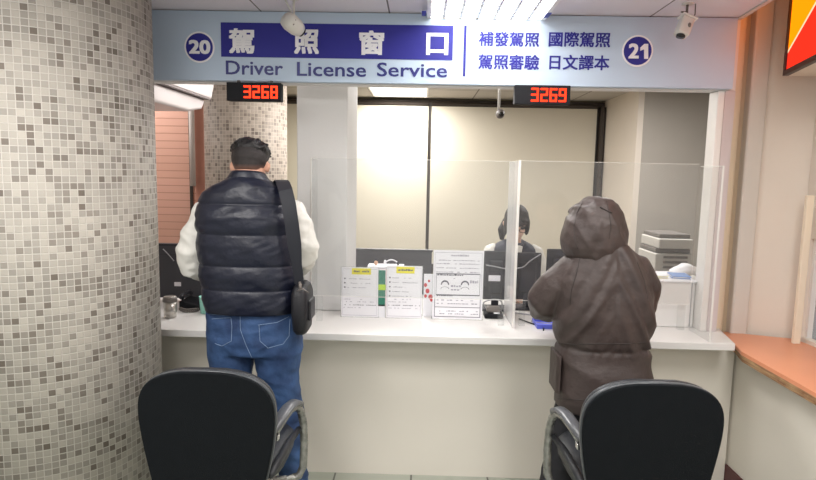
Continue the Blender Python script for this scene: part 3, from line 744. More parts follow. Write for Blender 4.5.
# left end of the counter: thermos, phone, mint cup
c = atz(167.5, 319, CT); 
t = root('steel_tumbler', (c.x, c.y+.03, CT), 'brushed steel tumbler with dark lid beside the mosaic column', 'tumbler')
cc = (c.x, c.y+.035)
MB().lathe(cc, [(.026, CT+.001), (.031, CT+.004), (.034, CT+.085)]).build('body', m_steel, t, True)
MB().lathe(cc, [(.036, CT+.0855), (.036, CT+.100), (.033, CT+.108)]).build('lid', m_printd, t, True)
MB().lathe(cc, [(.030, CT+.1082), (.030, CT+.112), (.02, CT+.113)]).build('rim', m_steel, t, True)
t = root('desk_telephone', (-1.25, 3.2, CT), 'dark desk telephone with coiled cord behind the steel tumbler', 'telephone')
MB().prism_y([(-1.31, CT+.001), (-1.19, CT+.001), (-1.19, CT+.022), (-1.31, CT+.050)], 3.13, 3.28).build('base', m_black, t, bevel=.004)
MB().tube([(-1.30, 3.14, CT+.066), (-1.30, 3.16, CT+.078), (-1.30, 3.25, CT+.078), (-1.30, 3.27, CT+.066)], [.015, .010, .010, .015]).build('handset', m_mon, t, True)
q = MB(); P = []
for k in range(90):
    u = k/89; P.append((-1.29+.10*u+.009*cos(k*.9), 3.10-.03*sin(pi*u), CT+.013+.009*sin(k*.9)))
q.tube(P, .003, 6); q.build('coiled_cord', m_printd, t, True)
t = root('card_terminal', (-1.1, 3.22, CT), 'small grey machine on the counter left of the mint cup', 'machine')
MB().prism_y([(-1.15, CT+.001), (-1.05, CT+.001), (-1.05, CT+.075), (-1.08, CT+.09), (-1.15, CT+.05)], 3.18, 3.27).build('body', m_printd, t, bevel=.005)
MB().box((-1.13, 3.1775, CT+.02), (-1.07, 3.1795, CT+.045)).build('display', m_paper, t)
c = atz(206, 313, CT)
t = root('mint_cup', (c.x, c.y, CT), 'mint green plastic cup beside the man\'s left elbow', 'cup')
MB().lathe((c.x, c.y), [(.028, CT+.001), (.034, CT+.09), (.036, CT+.092), (.033, CT+.0921), (.027, CT+.006)]).build('body', m_mint, t, True)
MB().tube([(c.x-.008, c.y, CT+.008), (c.x-.020, c.y+.005, CT+.19)], .003, 8).build('straw', m_mint, t, True)

# ---------------------------------------------------------------- AIR CONDITIONER, PIPE
X = -1.36; zt2 = BCEIL-.001
def prof(x):
    P = [(2.6, zt2)]
    P += [(3.78, zt2), (3.885, zt2-.05), (3.90, 2.30), (3.89, 2.17), (3.86, 2.06), (3.80, 2.005)]
    P += [(3.42, 1.955), (3.05, 2.0)]
    return P
t = root('air_conditioner', (-1.8, 3.5, 2.0), 'white ceiling hung air conditioner with curved end above the brick wall', 'air conditioner')
yz = [(3.06, zt2), (3.74, zt2), (3.85, 2.44), (3.90, 2.34), (3.905, 2.22), (3.885, 2.11), (3.84, 2.03), (3.06, 2.03)]
q = MB(); q.loft([[Vector((x, y, z)) for y, z in yz] for x in (-2.4, X)]); q.build('side_casing', m_ac, t, bevel=.008)
yz2 = [(3.06, 2.022), (3.825, 2.022), (3.76, 1.955), (3.55, 1.92), (3.06, 1.92)]
q = MB(); q.loft([[Vector((x, y, z)) for y, z in yz2] for x in (-2.4, X-.03)]); q.build('lower_housing', m_ac, t, bevel=.02)
MB().box((-2.39, 3.06, 2.0225), (X-.004, 3.83, 2.0295)).build('seam', m_acline, t)
c = at(191.5, 116, 4.74); d = at(192.5, 186, 4.74)
tag(MB().tube([(c.x, 4.74, BCEIL-.001), (c.x, 4.74, d.z)], .022, 14).build('drain_pipe', m_pipe, smooth=True), 'white drain pipe running down the brick wall below the air conditioner', 'pipe')
tag(MB().box((c.x-.045, 4.785, .3), (c.x-.022, 4.798, BCEIL-.002)).build('gap_strip', m_rail), 'dark brown strip standing for the dark gap in the brick wall beside the white pipe', 'strip')  # dark gap beside the pipe, drawn as an added strip

# ---------------------------------------------------------------- CCTV CAMERAS
c = at(293, 24, 2.70)
t = root('security_camera', (c.x, 2.70, CEIL), 'white ceiling security camera overlapping the sign near the second character', 'security camera')
R = Matrix.Rotation(radians(35), 3, 'X') @ Matrix.Rotation(radians(25), 3, 'Z')
q = MB(); q.tube([c+Vector((.024, .03, -.02)), c+Vector((.012, .01, -.012)), c+Vector((-.012, -.012, .006)), c+Vector((-.024, -.03, .014))], [.030, .038, .040, .034], 20); q.build('housing', m_cctv, t, True)
q = MB(); p = c+Vector((.025, .031, -.021)); q.tube([p, p+Vector((.008, .010, -.006))], .022, 18); q.build('lens', m_lens, t, True)
q = MB(); p = c+Vector((.004, -.038, -.010)); q.ell(p, (.011, .004, .006)); q.ell(p+Vector((.012, .004, .018)), (.006, .004, .005)); q.build('screw_cover', m_printd, t, True)
MB().tube([c+Vector((.004, 0, .03)), (c.x+.004, 2.70, CEIL-.007)], .0055, 10).build('bracket', m_cctv, t, True)
MB().tube([c+Vector((.0, .0, .03)), c+Vector((-.012, 0, .06)), (c.x-.03, 2.66, CEIL-.007)], .0035, 8).build('cable', m_cctv, t, True)
MB().cyl((c.x+.004, 2.70), .024, CEIL-.007, CEIL-.001).build('ceiling_plate', m_cctv, t)
c = at(685, 26, 2.70)
t = root('security_camera', (c.x, 2.70, CEIL), 'box shaped white security camera hanging near number 21', 'security camera')
q = MB(); ax = Vector((-.35, .10, -.93)).normalized()
R = Matrix.Rotation(radians(22), 3, 'Y') @ Matrix.Rotation(radians(-14), 3, 'X')
q.box(c+Vector((-.030, -.026, -.05)), c+Vector((.026, .026, .036)), R, c); q.build('housing', m_cctv, t, bevel=.009)
q = MB(); q.box(c+Vector((-.036, -.03, .034)), c+Vector((.034, .03, .042)), R, c); q.build('sun_shade', m_frame, t, bevel=.004)
q = MB(); p = c+R @ Vector((.008, -.027, -.006)); q.ell(p, (.007, .004, .011)); q.build('side_screw', m_printd, t, True)
q = MB(); p = c+R @ Vector((-.002, 0, -.051)); q.tube([p+Vector((0, 0, .004)), p+R @ Vector((0, 0, -.006))], .019, 18); q.build('lens', m_lens, t, True)
MB().tube([c+Vector((.004, 0, .04)), (c.x+.004, 2.70, CEIL-.007)], .0055, 10).build('bracket', m_printd, t, True)
MB().box((c.x-.022, 2.694, c.z+.055), (c.x+.0, 2.702, c.z+.061)).build('thumb_screw', m_printd, t)
MB().tube([c+Vector((.028, 0, .03)), c+Vector((.040, 0, .05)), (c.x+.03, 2.68, CEIL-.007)], .0025, 8).build('cable', m_printd, t, True)
MB().cyl((c.x+.004, 2.70), .024, CEIL-.007, CEIL-.001).build('ceiling_plate', m_cctv, t)
c = at(500, 114, 4.3)
t = root('security_camera', (c.x, 4.3, BCEIL), 'small dark security camera hanging from the office ceiling above the clerk', 'security camera')
MB().tube([(c.x-.01, 4.3, BCEIL-.001), (c.x-.01, 4.3, c.z+.03)], .010, 10).build('pole', m_cctv, t, True)
MB().ell((c.x, 4.29, c.z), (.032, .045, .034)).build('housing', m_printd, t, True)
MB().ell((c.x+.004, 4.255, c.z-.006), (.018, .014, .018)).build('lens', m_lens, t, True)

# ---------------------------------------------------------------- LIGHTBOX, RIGHT BOARD
A = Vector((1.712, 2.90, 2.073)); D = Vector((-.27, -1, 0)).normalized(); N = Vector((1, -.27, 0)).normalized(); Ln = .80; Ht = .62
Xr = 1.99
lb = root('lightbox_sign', (1.9, 2.5, 2.07), 'lit orange and red lightbox sign on the right wall', 'sign')
B = A+D*Ln
q = MB(); q.prism([(A.x+.012, A.y-.003), (B.x+.012, B.y), (Xr-.03, B.y), (Xr-.03, A.y)], A.z, A.z+Ht); q.build('case', m_lbb, lb)
def onface(u, v, off=0): p = A+D*u; return Vector((p.x, p.y, A.z+v))-N*off
def facepoly(uv, off0, off1, name, mat):
    q = MB(); q.loft([[onface(u, v, off0) for u, v in uv], [onface(u, v, off1) for u, v in uv]]); return q.build(name, mat, lb)
facepoly([(.02, .112), (.02, Ht-.02), (Ln-.02, Ht-.02), (Ln-.02, .45)], .001, .004, 'orange_panel', m_lbo)
facepoly([(.02, .02), (.02, .100), (Ln-.02, .434), (Ln-.02, .02)], .001, .004, 'red_panel', m_lbr)
facepoly([(.02, .100), (.02, .112), (Ln-.02, .45), (Ln-.02, .434)], .001, .0045, 'white_stripe', m_lbw)
q = MB(); fr = .022
for u0, u1, v0, v1 in ((0, Ln, 0, fr), (0, Ln, Ht-fr, Ht), (0, fr, fr, Ht-fr), (Ln-fr, Ln, fr, Ht-fr)):
    q.loft([[onface(u0, v0, o), onface(u1, v0, o), onface(u1, v1, o), onface(u0, v1, o)] for o in (-.012, .012)])
q.build('frame', m_lbf, lb)
a = at(791.5, 195, 2.87)
tag(MB().box((1.848, 2.865, .783), (1.882, 2.885, a.z)).build('divider_board', m_cream, bevel=.002), 'narrow cream upright board on the orange counter against the wall', 'board')
t = root('potted_plant', (2.5, 2.6, .0), 'dark striped leaves seen through the window on the far right', 'plant')
q = MB(); rnd = random.Random(5)
MB().box((2.3, 2.2, .0), (2.7, 2.90, .78)).build('planter', m_printd, t, bevel=.01)
for k in range(26):
    b0 = Vector((2.5+rnd.uniform(-.1, .1), 2.6+rnd.uniform(-.2, .1), .78)); a_ = rnd.uniform(0, 6.28); l = rnd.uniform(.2, .5)
    q.tube([b0, b0+Vector((cos(a_)*l*.3, sin(a_)*l*.3*.8, l*.7)), b0+Vector((cos(a_)*l*.6, sin(a_)*.7*l*.6, l*.8))], [.006, .014, .002], 6, .3)
q.build('leaves', m_leaf, t, True)

# ---------------------------------------------------------------- OFFICE CHAIRS
def make_chair(loc, label, facing=0):
    t = root('office_chair', loc, label, 'chair', None)
    L = Vector(loc)
    yb = L.y-.22
    def outline(s):
        pts = []
        zl, zh = .45, .905
        n = 22
        def hw(z):
            if z > .72: 
                u = (z-.72)/(zh-.72); return .242*(1-u**2.9)**(1/2.5) if u < 1 else 0
            u = (.72-z)/(.72-zl); return .242-.038*min(1, u*1.15)**1.5
        R_ = [(hw(zl+(zh-zl)*(1-(1-k/n)**1.6)), zl+(zh-zl)*(1-(1-k/n)**1.6)) for k in range(n)]
        pts = [(x*s, z) for x, z in R_]+[(0, zh-(1-s)*.1)]+[(-x*s, z) for x, z in R_[::-1]]
        return pts
    def shell(s, y0, y1, name, mat, bev):
        def P(x, z, y): return Vector((L.x+x, y+.26*x*x*1.0-.10*(z-.6)**2*2-.05*(z-.5), z))
        q = MB(); o0 = outline(s)
        rows = []
        q.loft([[P(x, z, yb+y0) for x, z in o0], [P(x, z, yb+y1) for x, z in o0]]); return q.build(name, mat, t, bevel=bev, seg=3)
    shell(1.0, .004, .022, 'backrest_rim', m_piping, .005)
    shell(.985, -.012, .0035, 'backrest', m_chair, .006)
    shell(.975, .0225, .055, 'back_cushion', m_seat, .012)
    q = MB(); q.loft([se_ring(L.x, L.y+.05, z, hw_, hd_, 40, 4) for z, hw_, hd_ in ((.445, .20, .19), (.455, .225, .215), (.49, .228, .22), (.508, .215, .205), (.512, .17, .16))]); q.build('seat', m_seat, t, True)
    MB().box((L.x-.12, L.y-.10, .425), (L.x+.12, L.y+.16, .4445)).build('seat_plate', m_black, t, bevel=.004)
    MB().tube([(L.x, L.y-.09, .435), (L.x, L.y-.185, .44), (L.x, L.y-.215, .48), (L.x, L.y-.195, .60)], .018, 12, .5).build('back_bracket', m_black, t, True)
    MB().cyl((L.x, L.y+.03), .028, .10, .424).build('gas_lift', m_chrome, t, True)
    MB().lathe((L.x, L.y+.03), [(.045, .062), (.045, .10), (.033, .115)]).build('hub', m_black, t, True)
    for k in range(5):
        a_ = 2*pi*k/5+pi/2; d_ = Vector((cos(a_), sin(a_), 0)); c_ = Vector((L.x, L.y+.03, 0))
        lg = MB().tube([c_+d_*.03+Vector((0, 0, .085)), c_+d_*.16+Vector((0, 0, .078)), c_+d_*.225+Vector((0, 0, .064))], [.022, .018, .014], 10).build('leg', m_black, t, True)
        e = c_+d_*.225; s_ = Vector((-d_.y, d_.x, 0))
        for sg_ in (-1, 1): MB().tube([e+s_*.006*sg_+Vector((0, 0, .0255)), e+s_*.022*sg_+Vector((0, 0, .0255))], .025, 16).build('caster', m_black, lg, True)
    for sx_ in (-1, 1):
        X = L.x+sx_*.236
        def W(u): return X+sx_*u
        MB().tube([(W(-.022), yb+.050, .648), (W(-.020), yb+.06, .660), (W(-.012), yb+.14, .668), (W(-.002), yb+.22, .676), (W(.008), yb+.28, .672), (W(.016), yb+.325, .650), (W(.018), yb+.34, .625)], [.010, .022, .026, .027, .026, .024, .014], 14, .55, (0, 0, 1)).build('armrest_pad', m_armpad, t, True)
        MB().tube([(W(-.02), yb+.08, .642), (W(-.01), yb+.16, .652), (W(0), yb+.24, .660), (W(.012), yb+.30, .650), (W(.022), yb+.345, .61), (W(.028), yb+.365, .55), (W(.030), yb+.370, .46), (W(.026), yb+.370, .36), (W(.010), yb+.360, .325), (W(-.03), yb+.335, .32), (W(-.10), yb+.28, .345), (W(-.15), yb+.24, .415)], .0165, 14).build('armrest_frame', m_film, t, True)
        MB().box((W(-.02)-.022, yb+.045, .622), (W(-.02)+.022, yb+.070, .644)).build('chrome_bracket', m_chrome, t, bevel=.003)
        MB().tube([(W(-.02), yb+.06, .633), (W(-.04), yb+.045, .628), (W(-.07), yb+.035, .62)], .009, 10).build('bracket_arm', m_chrome, t, True)
        MB().tube([(W(-.03), yb+.05, .49), (W(-.022), yb+.14, .500), (W(-.01), yb+.26, .515), (W(.012), yb+.355, .53)], [.013, .016, .015, .012], 12).build('side_rail', m_seat, t, True)
    return t
make_chair((-.728, 2.17, 0), 'black office chair behind the man in the puffer vest, left')
make_chair((.808, 2.17, 0), 'black office chair behind the person in the hooded coat, right')

# ---------------------------------------------------------------- PEOPLE
def hand(mb, wrist, d, nrm, side, s=1.0, curl=.6):
    """palm and five bent fingers; d points along the hand, nrm out of the back of the hand"""
    d = Vector(d).normalized(); nrm = Vector(nrm); nrm = (nrm-nrm.dot(d)*d).normalized(); sd = d.cross(nrm)*side
    w0 = Vector(wrist)
    mb.tube([w0-d*.02, w0+d*.02*s, w0+d*.055*s, w0+d*.088*s], [.024*s, .034*s, .040*s, .036*s], 14, .45, nrm)
    for k, (off, ln) in enumerate(((.030, .070), (.010, .080), (-.010, .074), (-.030, .058))):
        b = w0+d*.082*s+sd*off*s; a = 0; P = [b]; dd = d
        for j in range(3):
            a += curl*(.5+.25*j); dd = d*cos(a)-nrm*sin(a); P.append(P[-1]+dd*ln*s*(.42, .32, .26)[j])
        mb.tube(P, [.0092*s, .0088*s, .0082*s, .0068*s], 10)
    b = w0+d*.025*s+sd*.030*s
    mb.tube([b-sd*.01, b+sd*.022*s+d*.022*s-nrm*.006, b+sd*.030*s+d*.050*s-nrm*.016, b+sd*.026*s+d*.072*s-nrm*.026], [.013*s, .0115*s, .010*s, .0075*s], 10)
def head(mb, c, s, pitch=0, yaw=0, roll=0):
    """cranium, jaw, nose, brow, ears, lips; the face looks along +y before the turn"""
    R = Matrix.Rotation(yaw, 3, 'Z') @ Matrix.Rotation(-pitch, 3, 'X') @ Matrix.Rotation(roll, 3, 'Y'); c = Vector(c)
    def E(p, r): mb.ell(c+R @ Vector(p)*s, (r[0]*s, r[1]*s, r[2]*s), R)
    E((0, -.012, .025), (.077, .094, .088)); E((0, .028, -.035), (.058, .062, .074)); E((0, .058, -.082), (.030, .026, .022))
    E((0, .085, -.012), (.011, .018, .026)); E((0, .096, -.026), (.015, .013, .010)); E((0, .070, .030), (.055, .022, .020))
    E((0, .082, -.056), (.022, .010, .006)); E((0, .080, -.065), (.019, .010, .006))
    for sx_ in (-1, 1):
        E((sx_*.080, .002, -.014), (.010, .013, .027)); E((sx_*.088, -.006, -.008), (.005, .011, .020)); E((sx_*.036, .060, -.022), (.022, .02, .02))
    return R
def eyes(c, s, R, parent, mat):
    q = MB()
    for sx_ in (-1, 1): q.ell(Vector(c)+R @ Vector((sx_*.031, .076, .004))*s, (.013*s, .008*s, .006*s), R)
    q.build('eyes', mat, parent, True)
    q = MB()
    for sx_ in (-1, 1): q.tube([Vector(c)+R @ Vector((sx_*.016, .090, .024))*s, Vector(c)+R @ Vector((sx_*.032, .088, .030))*s, Vector(c)+R @ Vector((sx_*.048, .080, .024))*s], .003*s, 6)
    q.build('eyebrows', m_hair, parent, True)

# ---- man in the puffer vest
YM = 2.47
man = root('person', (-.70, YM, 0), 'person in black puffer vest, white sleeves and blue jeans standing at the left window', 'person')
def xof(px, py): return at(px, py, YM).x
def zof(px, py): return at(px, py, YM).z
# vest rows: pixel row, left, right
VR = [(177, 229, 265), (182, 222, 273), (187, 211, 284), (194, 203, 292), (202, 199, 296), (216, 198, 297), (231, 198, 298), (247, 199, 299), (262, 200.5, 300), (285, 203, 301), (309, 207, 300)]
rows = [(zof(245, y), (xof(l, y)+xof(r_, y))/2, (xof(r_, y)-xof(l, y))/2) for y, l, r_ in VR]
dep = lambda z: .085+.055*min(1, max(0, (zof(245, 177)-z)/.16))
seams = [zof(245, v) for v in (178, 203, 232, 262, 285, 309.5)]
Vz0, Vz1 = rows[-1][0], rows[0][0]
headc = Vector((xof(247.2, 165)+.0, YM+.045, zof(248.5, 164.5)))
body = MB()
# torso, a little inside the vest
tr = []
for k in range(16):
    z = .84+(rows[0][0]-.84)*k/15
    xc, hw_ = interp(rows, max(z, Vz0)); tr.append(se_ring(xc, YM, z, max(.05, hw_-.035), max(.05, dep(z)-.035), 24, 2.3))
body.loft(tr)
body.tube([(headc.x, YM-.01, 1.44), (headc.x, YM+.0, 1.52), (headc.x, YM+.03, 1.60), headc], [.085, .064, .060, .055], 18)
Rm = head(body, headc, .95, radians(20))
SL = [Vector((-.900, YM, 1.400)), Vector((-.945, YM-.005, 1.32)), Vector((-.975, YM-.01, 1.235)), Vector((-.978, YM+.01, 1.165)), Vector((-.945, YM+.10, 1.13)), Vector((-.90, YM+.20, 1.13)), Vector((-.86, YM+.27, 1.14))]
SR = [Vector((-.545, YM, 1.41)), Vector((-.510, YM-.005, 1.345)), Vector((-.490, YM-.01, 1.27)), Vector((-.490, YM+.01, 1.225)), Vector((-.515, YM+.10, 1.19)), Vector((-.55, YM+.20, 1.145)), Vector((-.585, YM+.27, 1.15))]
for S in (SL, SR): body.tube(S, [.052, .048, .043, .040, .036, .029, .025], 14)
hand(body, SL[-1]+Vector((.004, .02, 0)), (.35, .9, .1), (-.3, 0, .95), 1, .95, .7)
hand(body, SR[-1]+Vector((-.004, .02, 0)), (-.35, .9, .1), (.3, 0, .95), -1, .95, .7)
LL = [(-.795, YM, .90), (-.812, YM+.005, .74), (-.835, YM+.012, .50), (-.845, YM-.005, .28), (-.85, YM, .07)]
LR = [(-.625, YM, .90), (-.605, YM+.005, .74), (-.566, YM+.012, .52), (-.540, YM-.005, .28), (-.530, YM, .07)]
for Lg in (LL, LR): body.tube(Lg, [.070, .068, .050, .044, .036], 14); b = Vector(Lg[-1]); body.tube([b+Vector((0, -.03, -.03)), b+Vector((0, .05, -.035)), b+Vector((0, .14, -.045))], [.035, .034, .025], 12)
remesh(body, 'body', m_skin, man, .007, 5)
m_eye = M('dark_eye', (40, 30, 26), .2)
eyes(headc, .95, Rm, man, m_eye)
# hair: clipped sides and a thick tousled top
def hl(p): return headc+Rm @ (Vector(p)*.95)
fade_cut(m_shave, headc.z-.052, headc.z+.002, (176, 128, 110))
hb = MB(); hb.ell(hl((0, -.014, .024)), (.0765, .092, .079), Rm); hb.ell(hl((0, -.042, -.010)), (.060, .054, .056), Rm)
def cutface(v):
    l = Rm.transposed() @ (v-headc)
    if l.y > .045 and l.z < .065: return -.02
    if l.z < -.045: return -.02*min(1, (-.045-l.z)/.03)
    return 0
remesh(hb, 'clipped_hair', m_shave, man, .006, 3, fn=cutface)
ht = MB(); ht.ell(hl((0, -.010, .052)), (.079, .094, .058), Rm); ht.ell(hl((-.016, -.01, .066)), (.058, .075, .050), Rm); ht.ell(hl((0, .05, .068)), (.060, .05, .036), Rm)
rnd = random.Random(9)
for k in range(110):
    a_ = rnd.uniform(0, 2*pi); e_ = rnd.uniform(.12, 1.4); n_ = Vector((cos(a_)*cos(e_), sin(a_)*cos(e_), sin(e_)))
    p0 = Vector((n_.x*.074, n_.y*.088-.01, n_.z*.052+.046)); sw = Vector((rnd.uniform(-.5, 1.2), rnd.uniform(-.5, .5), rnd.uniform(-.3, .2)))
    p1 = p0+(n_*.35+sw*.7).normalized()*rnd.uniform(.016, .030); ht.tube([hl(p0), hl((p0+p1)/2+n_*.006), hl(p1)], [.010, .008, .003], 6)
remesh(ht, 'hair_top', m_hair, man, .0045, 1, wr=.003, wscale=55)
# vest: horizontal quilted channels
q = MB(); n = 96; rings = []; NZ = 130
for k in range(NZ+1):
    z = Vz0+(Vz1-Vz0)*k/NZ; xc, hw_ = interp(rows, z)
    ch = 0
    for s0, s1 in zip(seams, seams[1:]):
        if s1 <= z <= s0: u = (s0-z)/(s0-s1); ch = abs(sin(pi*u))**.42
    r_ = se_ring(xc, YM, z, hw_-.011, dep(z)-.004, n, 2.6)
    out = []
    for i, p in enumerate(r_):
        nn = Vector((p.x-xc, (p.y-YM)*1.6, 0)).normalized()
        wq = noise.noise(Vector((p.x*13+p.z*9, p.y*9, p.z*22)))+.6*noise.noise(Vector((p.x*30-p.z*22, p.y*20, p.z*38)))
        pk = noise.noise(Vector((p.x*60, p.y*60, z*7)))*max(0, 1-ch)*.6
        out.append(p+nn*(.012*ch-.001+.005*wq*ch+.004*pk))
    if k in (0,): out = [Vector((xc, YM, z))+(p-Vector((xc, YM, z)))*.93 for p in out]
    rings.append(out)
q.loft(rings); q.build('puffer_vest', m_puffer, man, True)
# stand collar
q = MB(); rings = []
cl = [(zof(247, 184.5), 222, 273, .070), (zof(247, 181), 225, 270, .070), (zof(247, 177.5), 228, 267, .067), (zof(247, 174.5), 230, 265, .063), (zof(247, 172.3), 231.5, 263.5, .058)]
for z, l, r_, d_ in cl: rings.append(se_ring((xof(l, 176)+xof(r_, 176))/2, YM+.012, z, (xof(r_, 176)-xof(l, 176))/2, d_+.015, 48, 2.2, -.12))
for z, l, r_, d_ in cl[::-1][:3]: rings.append(se_ring((xof(l, 176)+xof(r_, 176))/2, YM+.012, z-.004, (xof(r_, 176)-xof(l, 176))/2-.016, d_, 48, 2.2, -.12))
q.loft(rings); q.build('vest_collar', m_puffer, man, True)
# shirt sleeves
for S, nm in ((SL, 0), (SR, 1)):
    sl = MB(); S2 = [S[0]+Vector((.03*(1 if nm == 0 else -1), 0, .004))]+S
    sl.tube(S2, [.050, .060, .058, .056, .055, .050, .042, .036], 18)
    remesh(sl, 'shirt_sleeve', m_shirt, man, .007, 3, wr=.009, wscale=13, fine=.004, fscale=24)
# jeans
jn = MB(); HZ = [(zof(254, 303), 209, 299), (zof(254, 318), 208.5, 300), (zof(254, 334), 208.5, 301), (zof(254, 350), 209, 302)]
jn.loft([se_ring((xof(l, 330)+xof(r_, 330))/2, YM, z, (xof(r_, 330)-xof(l, 330))/2, d_, 32, 2.5) for (z, l, r_), d_ in zip(HZ, (.110, .120, .125, .115))])
xL0 = (xof(209, 352)+xof(254, 352))/2; xR0 = (xof(254, 352)+xof(302, 352))/2
for side, xc0, Lg in ((0, xL0, LL), (1, xR0, LR)):
    P = [Vector((xc0, YM, HZ[2][0])), Vector((xc0, YM, HZ[3][0]-.005))]+[Vector(p) for p in Lg[1:]]
    P[2] = Vector((Lg[1][0]-(0 if side else .0), YM+.004, .70))
    wd = [.098, .101, .088, .069, .062, .064]
    jn.tube(P, wd, 22, 1.0)
def jfn(v):
    k = 0
    if v.z < .75: k = .003*sin(v.z*80+v.x*40+5*noise.noise(v*7))*min(1, (.75-v.z)*4)*(.4+noise.noise(v*5))
    return k
jeans = remesh(jn, 'jeans', m_jean, man, .007, 4, wr=.006, wscale=11, fine=.0038, fscale=20, fn=jfn)
# stitching, pockets, belt line laid on the jeans surface
from mathutils.bvhtree import BVHTree
def projector(o):
    bvh = BVHTree.FromPolygons([v.co.copy() for v in o.data.vertices], [tuple(p.vertices) for p in o.data.polygons])
    def f(px, py, off=.002):
        d_ = ray(px, py).normalized(); h = bvh.ray_cast(Vector((0, 0, H)), d_)
        if h[0] is None: return None
        return h[0]+h[1]*off if h[1].dot(d_) < 0 else h[0]-h[1]*off
    return f
pj = projector(jeans)
def line_on(pj_, pts, rad, name, mat, parent, off=.001, step=1.2, seg=6):
    P = []
    for (a_, b_), (c_, d_) in zip(pts, pts[1:]):
        n_ = max(2, int(math.hypot(c_-a_, d_-b_)/step))
        for k in range(n_):
            p = pj_(a_+(c_-a_)*k/n_, b_+(d_-b_)*k/n_, off)
            if p is not None and (not P or (p-P[-1]).length < .05): P.append(p)
    if len(P) > 2: MB().tube(P, rad, seg).build(name, mat, parent, True)
for pts in ([(212, 319), (231, 317.5), (232, 326), (231.5, 341), (222, 346), (214, 343)], [(258, 325), (277, 322.5), (290, 316)], [(259, 325), (260, 341), (268, 348), (283, 344), (289, 336), (290, 318)]):
    line_on(pj, pts, .0014, 'pocket_stitching', m_stitch, jeans)
line_on(pj, [(240, 312), (240.5, 330), (246, 345), (253, 360)], .0013, 'seam_stitching', m_stitch, jeans)
line_on(pj, [(210, 314), (225, 315.5), (240, 316), (262, 316), (280, 313), (296, 310)], .0012, 'yoke_stitching', m_stitch, jeans)
for Lg in (LL, LR):
    b = Vector(Lg[-1]); q = MB()
    q.tube([b+Vector((0, -.055, -.018)), b+Vector((0, -.02, -.005)), b+Vector((0, .06, -.022)), b+Vector((0, .13, -.034)), b+Vector((0, .175, -.042))], [.034, .044, .042, .038, .018], 16, .9, (0, 0, 1))
    sh = q.build('shoe', m_shoe, man, True)
    q = MB(); q.prism([(b.x+(.036+.006*sin(pi*u))*cos(a_), b.y+.055+.125*sin(a_)) for a_, u in [(2*pi*k/24, k/24) for k in range(24)]], .001, .018); q.build('sole', m_sole, sh, bevel=.004)

# shoulder bag carried by the man: strap over the back of the right shoulder
bag = root('shoulder_bag', (-.50, YM, 1.0), 'black shoulder bag hanging at the right hip of the man in the vest', 'bag')
vx = .010
P = [at(279, 192, 2.60), at(279, 186, 2.57), at(280, 182, 2.52), at(281.5, 180.5, 2.47), at(283, 183, 2.42), at(285.5, 190, 2.352), at(289, 205, 2.327), at(292, 225, 2.32), at(294.5, 245, 2.325), at(297, 265, 2.33), at(299.5, 284, 2.345)]
q = MB()
rg = []
for i, p in enumerate(P):
    t_ = (P[min(i+1, len(P)-1)]-P[max(i-1, 0)]).normalized(); sx_ = Vector((1, 0, 0)); sx_ = (sx_-sx_.dot(t_)*t_).normalized(); nr_ = t_.cross(sx_); wd_ = .028 if i < 9 else .020
    rg.append([p+sx_*wd_*a_+nr_*.0025*b_ for a_, b_ in ((-1, -1), (1, -1), (1, 1), (-1, 1))])
q.loft(rg); q.build('strap', m_strap, bag, bevel=.0012)
c = at(302.5, 306, 2.40)
q = MB(); q.loft([se_ring(c.x, 2.40, z, hw_, hd_, 32, 3.4) for z, hw_, hd_ in ((at(302, 331, 2.4).z, .022, .060), (at(302, 327, 2.4).z, .032, .078), (at(302, 310, 2.4).z, .038, .088), (at(302, 292, 2.4).z, .037, .086), (at(302, 285, 2.4).z, .029, .072), (at(302, 282, 2.4).z, .016, .05))])
q.build('bag_body', m_bag, bag, True)
q = MB(); q.box((c.x+.030, 2.345, c.z-.05), (c.x+.045, 2.45, c.z+.035)); q.build('front_pocket', m_bag, bag, bevel=.008)
q = MB(); q.tube([at(297, 291, 2.31), at(303, 289, 2.305), at(309, 293, 2.31)], .0025, 6); q.build('zip', m_printd, bag, True)
q = MB(); q.tube([at(300, 282, 2.345), at(300.5, 289, 2.33)], .007, 8); q.build('buckle', m_printd, bag, True)

# ---- person in the hooded coat
YH = 2.50
ch_ = root('person', (.80, YH, 0), 'person in brown grey hooded winter coat seen from behind at the right window', 'person')
xh = lambda px, py: at(px, py, YH).x
zh = lambda px, py: at(px, py, YH).z
hc = Vector((xh(595, 230), YH+.05, zh(597, 232)))
body = MB()
CR = [(243, 582, 628, .10), (250, 576, 634, .115), (258, 568, 641, .125), (268, 561, 647, .135), (280, 556, 651, .145), (295, 554, 653, .155), (312, 554, 652, .158), (328, 556, 650, .150), (342, 557.5, 647.5, .140), (352, 556, 649, .145), (370, 554.5, 650, .155), (390, 554.5, 650.5, .158), (405, 556, 651, .155)]
crow = [(zh(600, y), (xh(l, y)+xh(r_, y))/2, (xh(r_, y)-xh(l, y))/2, d_) for y, l, r_, d_ in CR]
tr = []
for k in range(14):
    z = .62+(crow[0][0]-.62)*k/13; xc, hw_, d_ = interp(crow, z); tr.append(se_ring(xc, YH, z, hw_-.05, d_-.04, 24, 2.3))
body.loft(tr)
body.tube([(.775, YH, 1.22), (.77, YH+.02, 1.30), hc], [.075, .062, .055], 16)
Rh = head(body, hc, .90, radians(38), radians(28))
AL = [Vector((xh(575, 268), YH, zh(575, 272))), Vector((xh(560, 285), YH+.02, zh(560, 288))), Vector((xh(548, 302), YH+.045, zh(548, 304))), Vector((xh(548, 312), YH+.10, 1.0)), Vector((.60, YH+.20, .995)), Vector((.635, YH+.28, 1.0))]
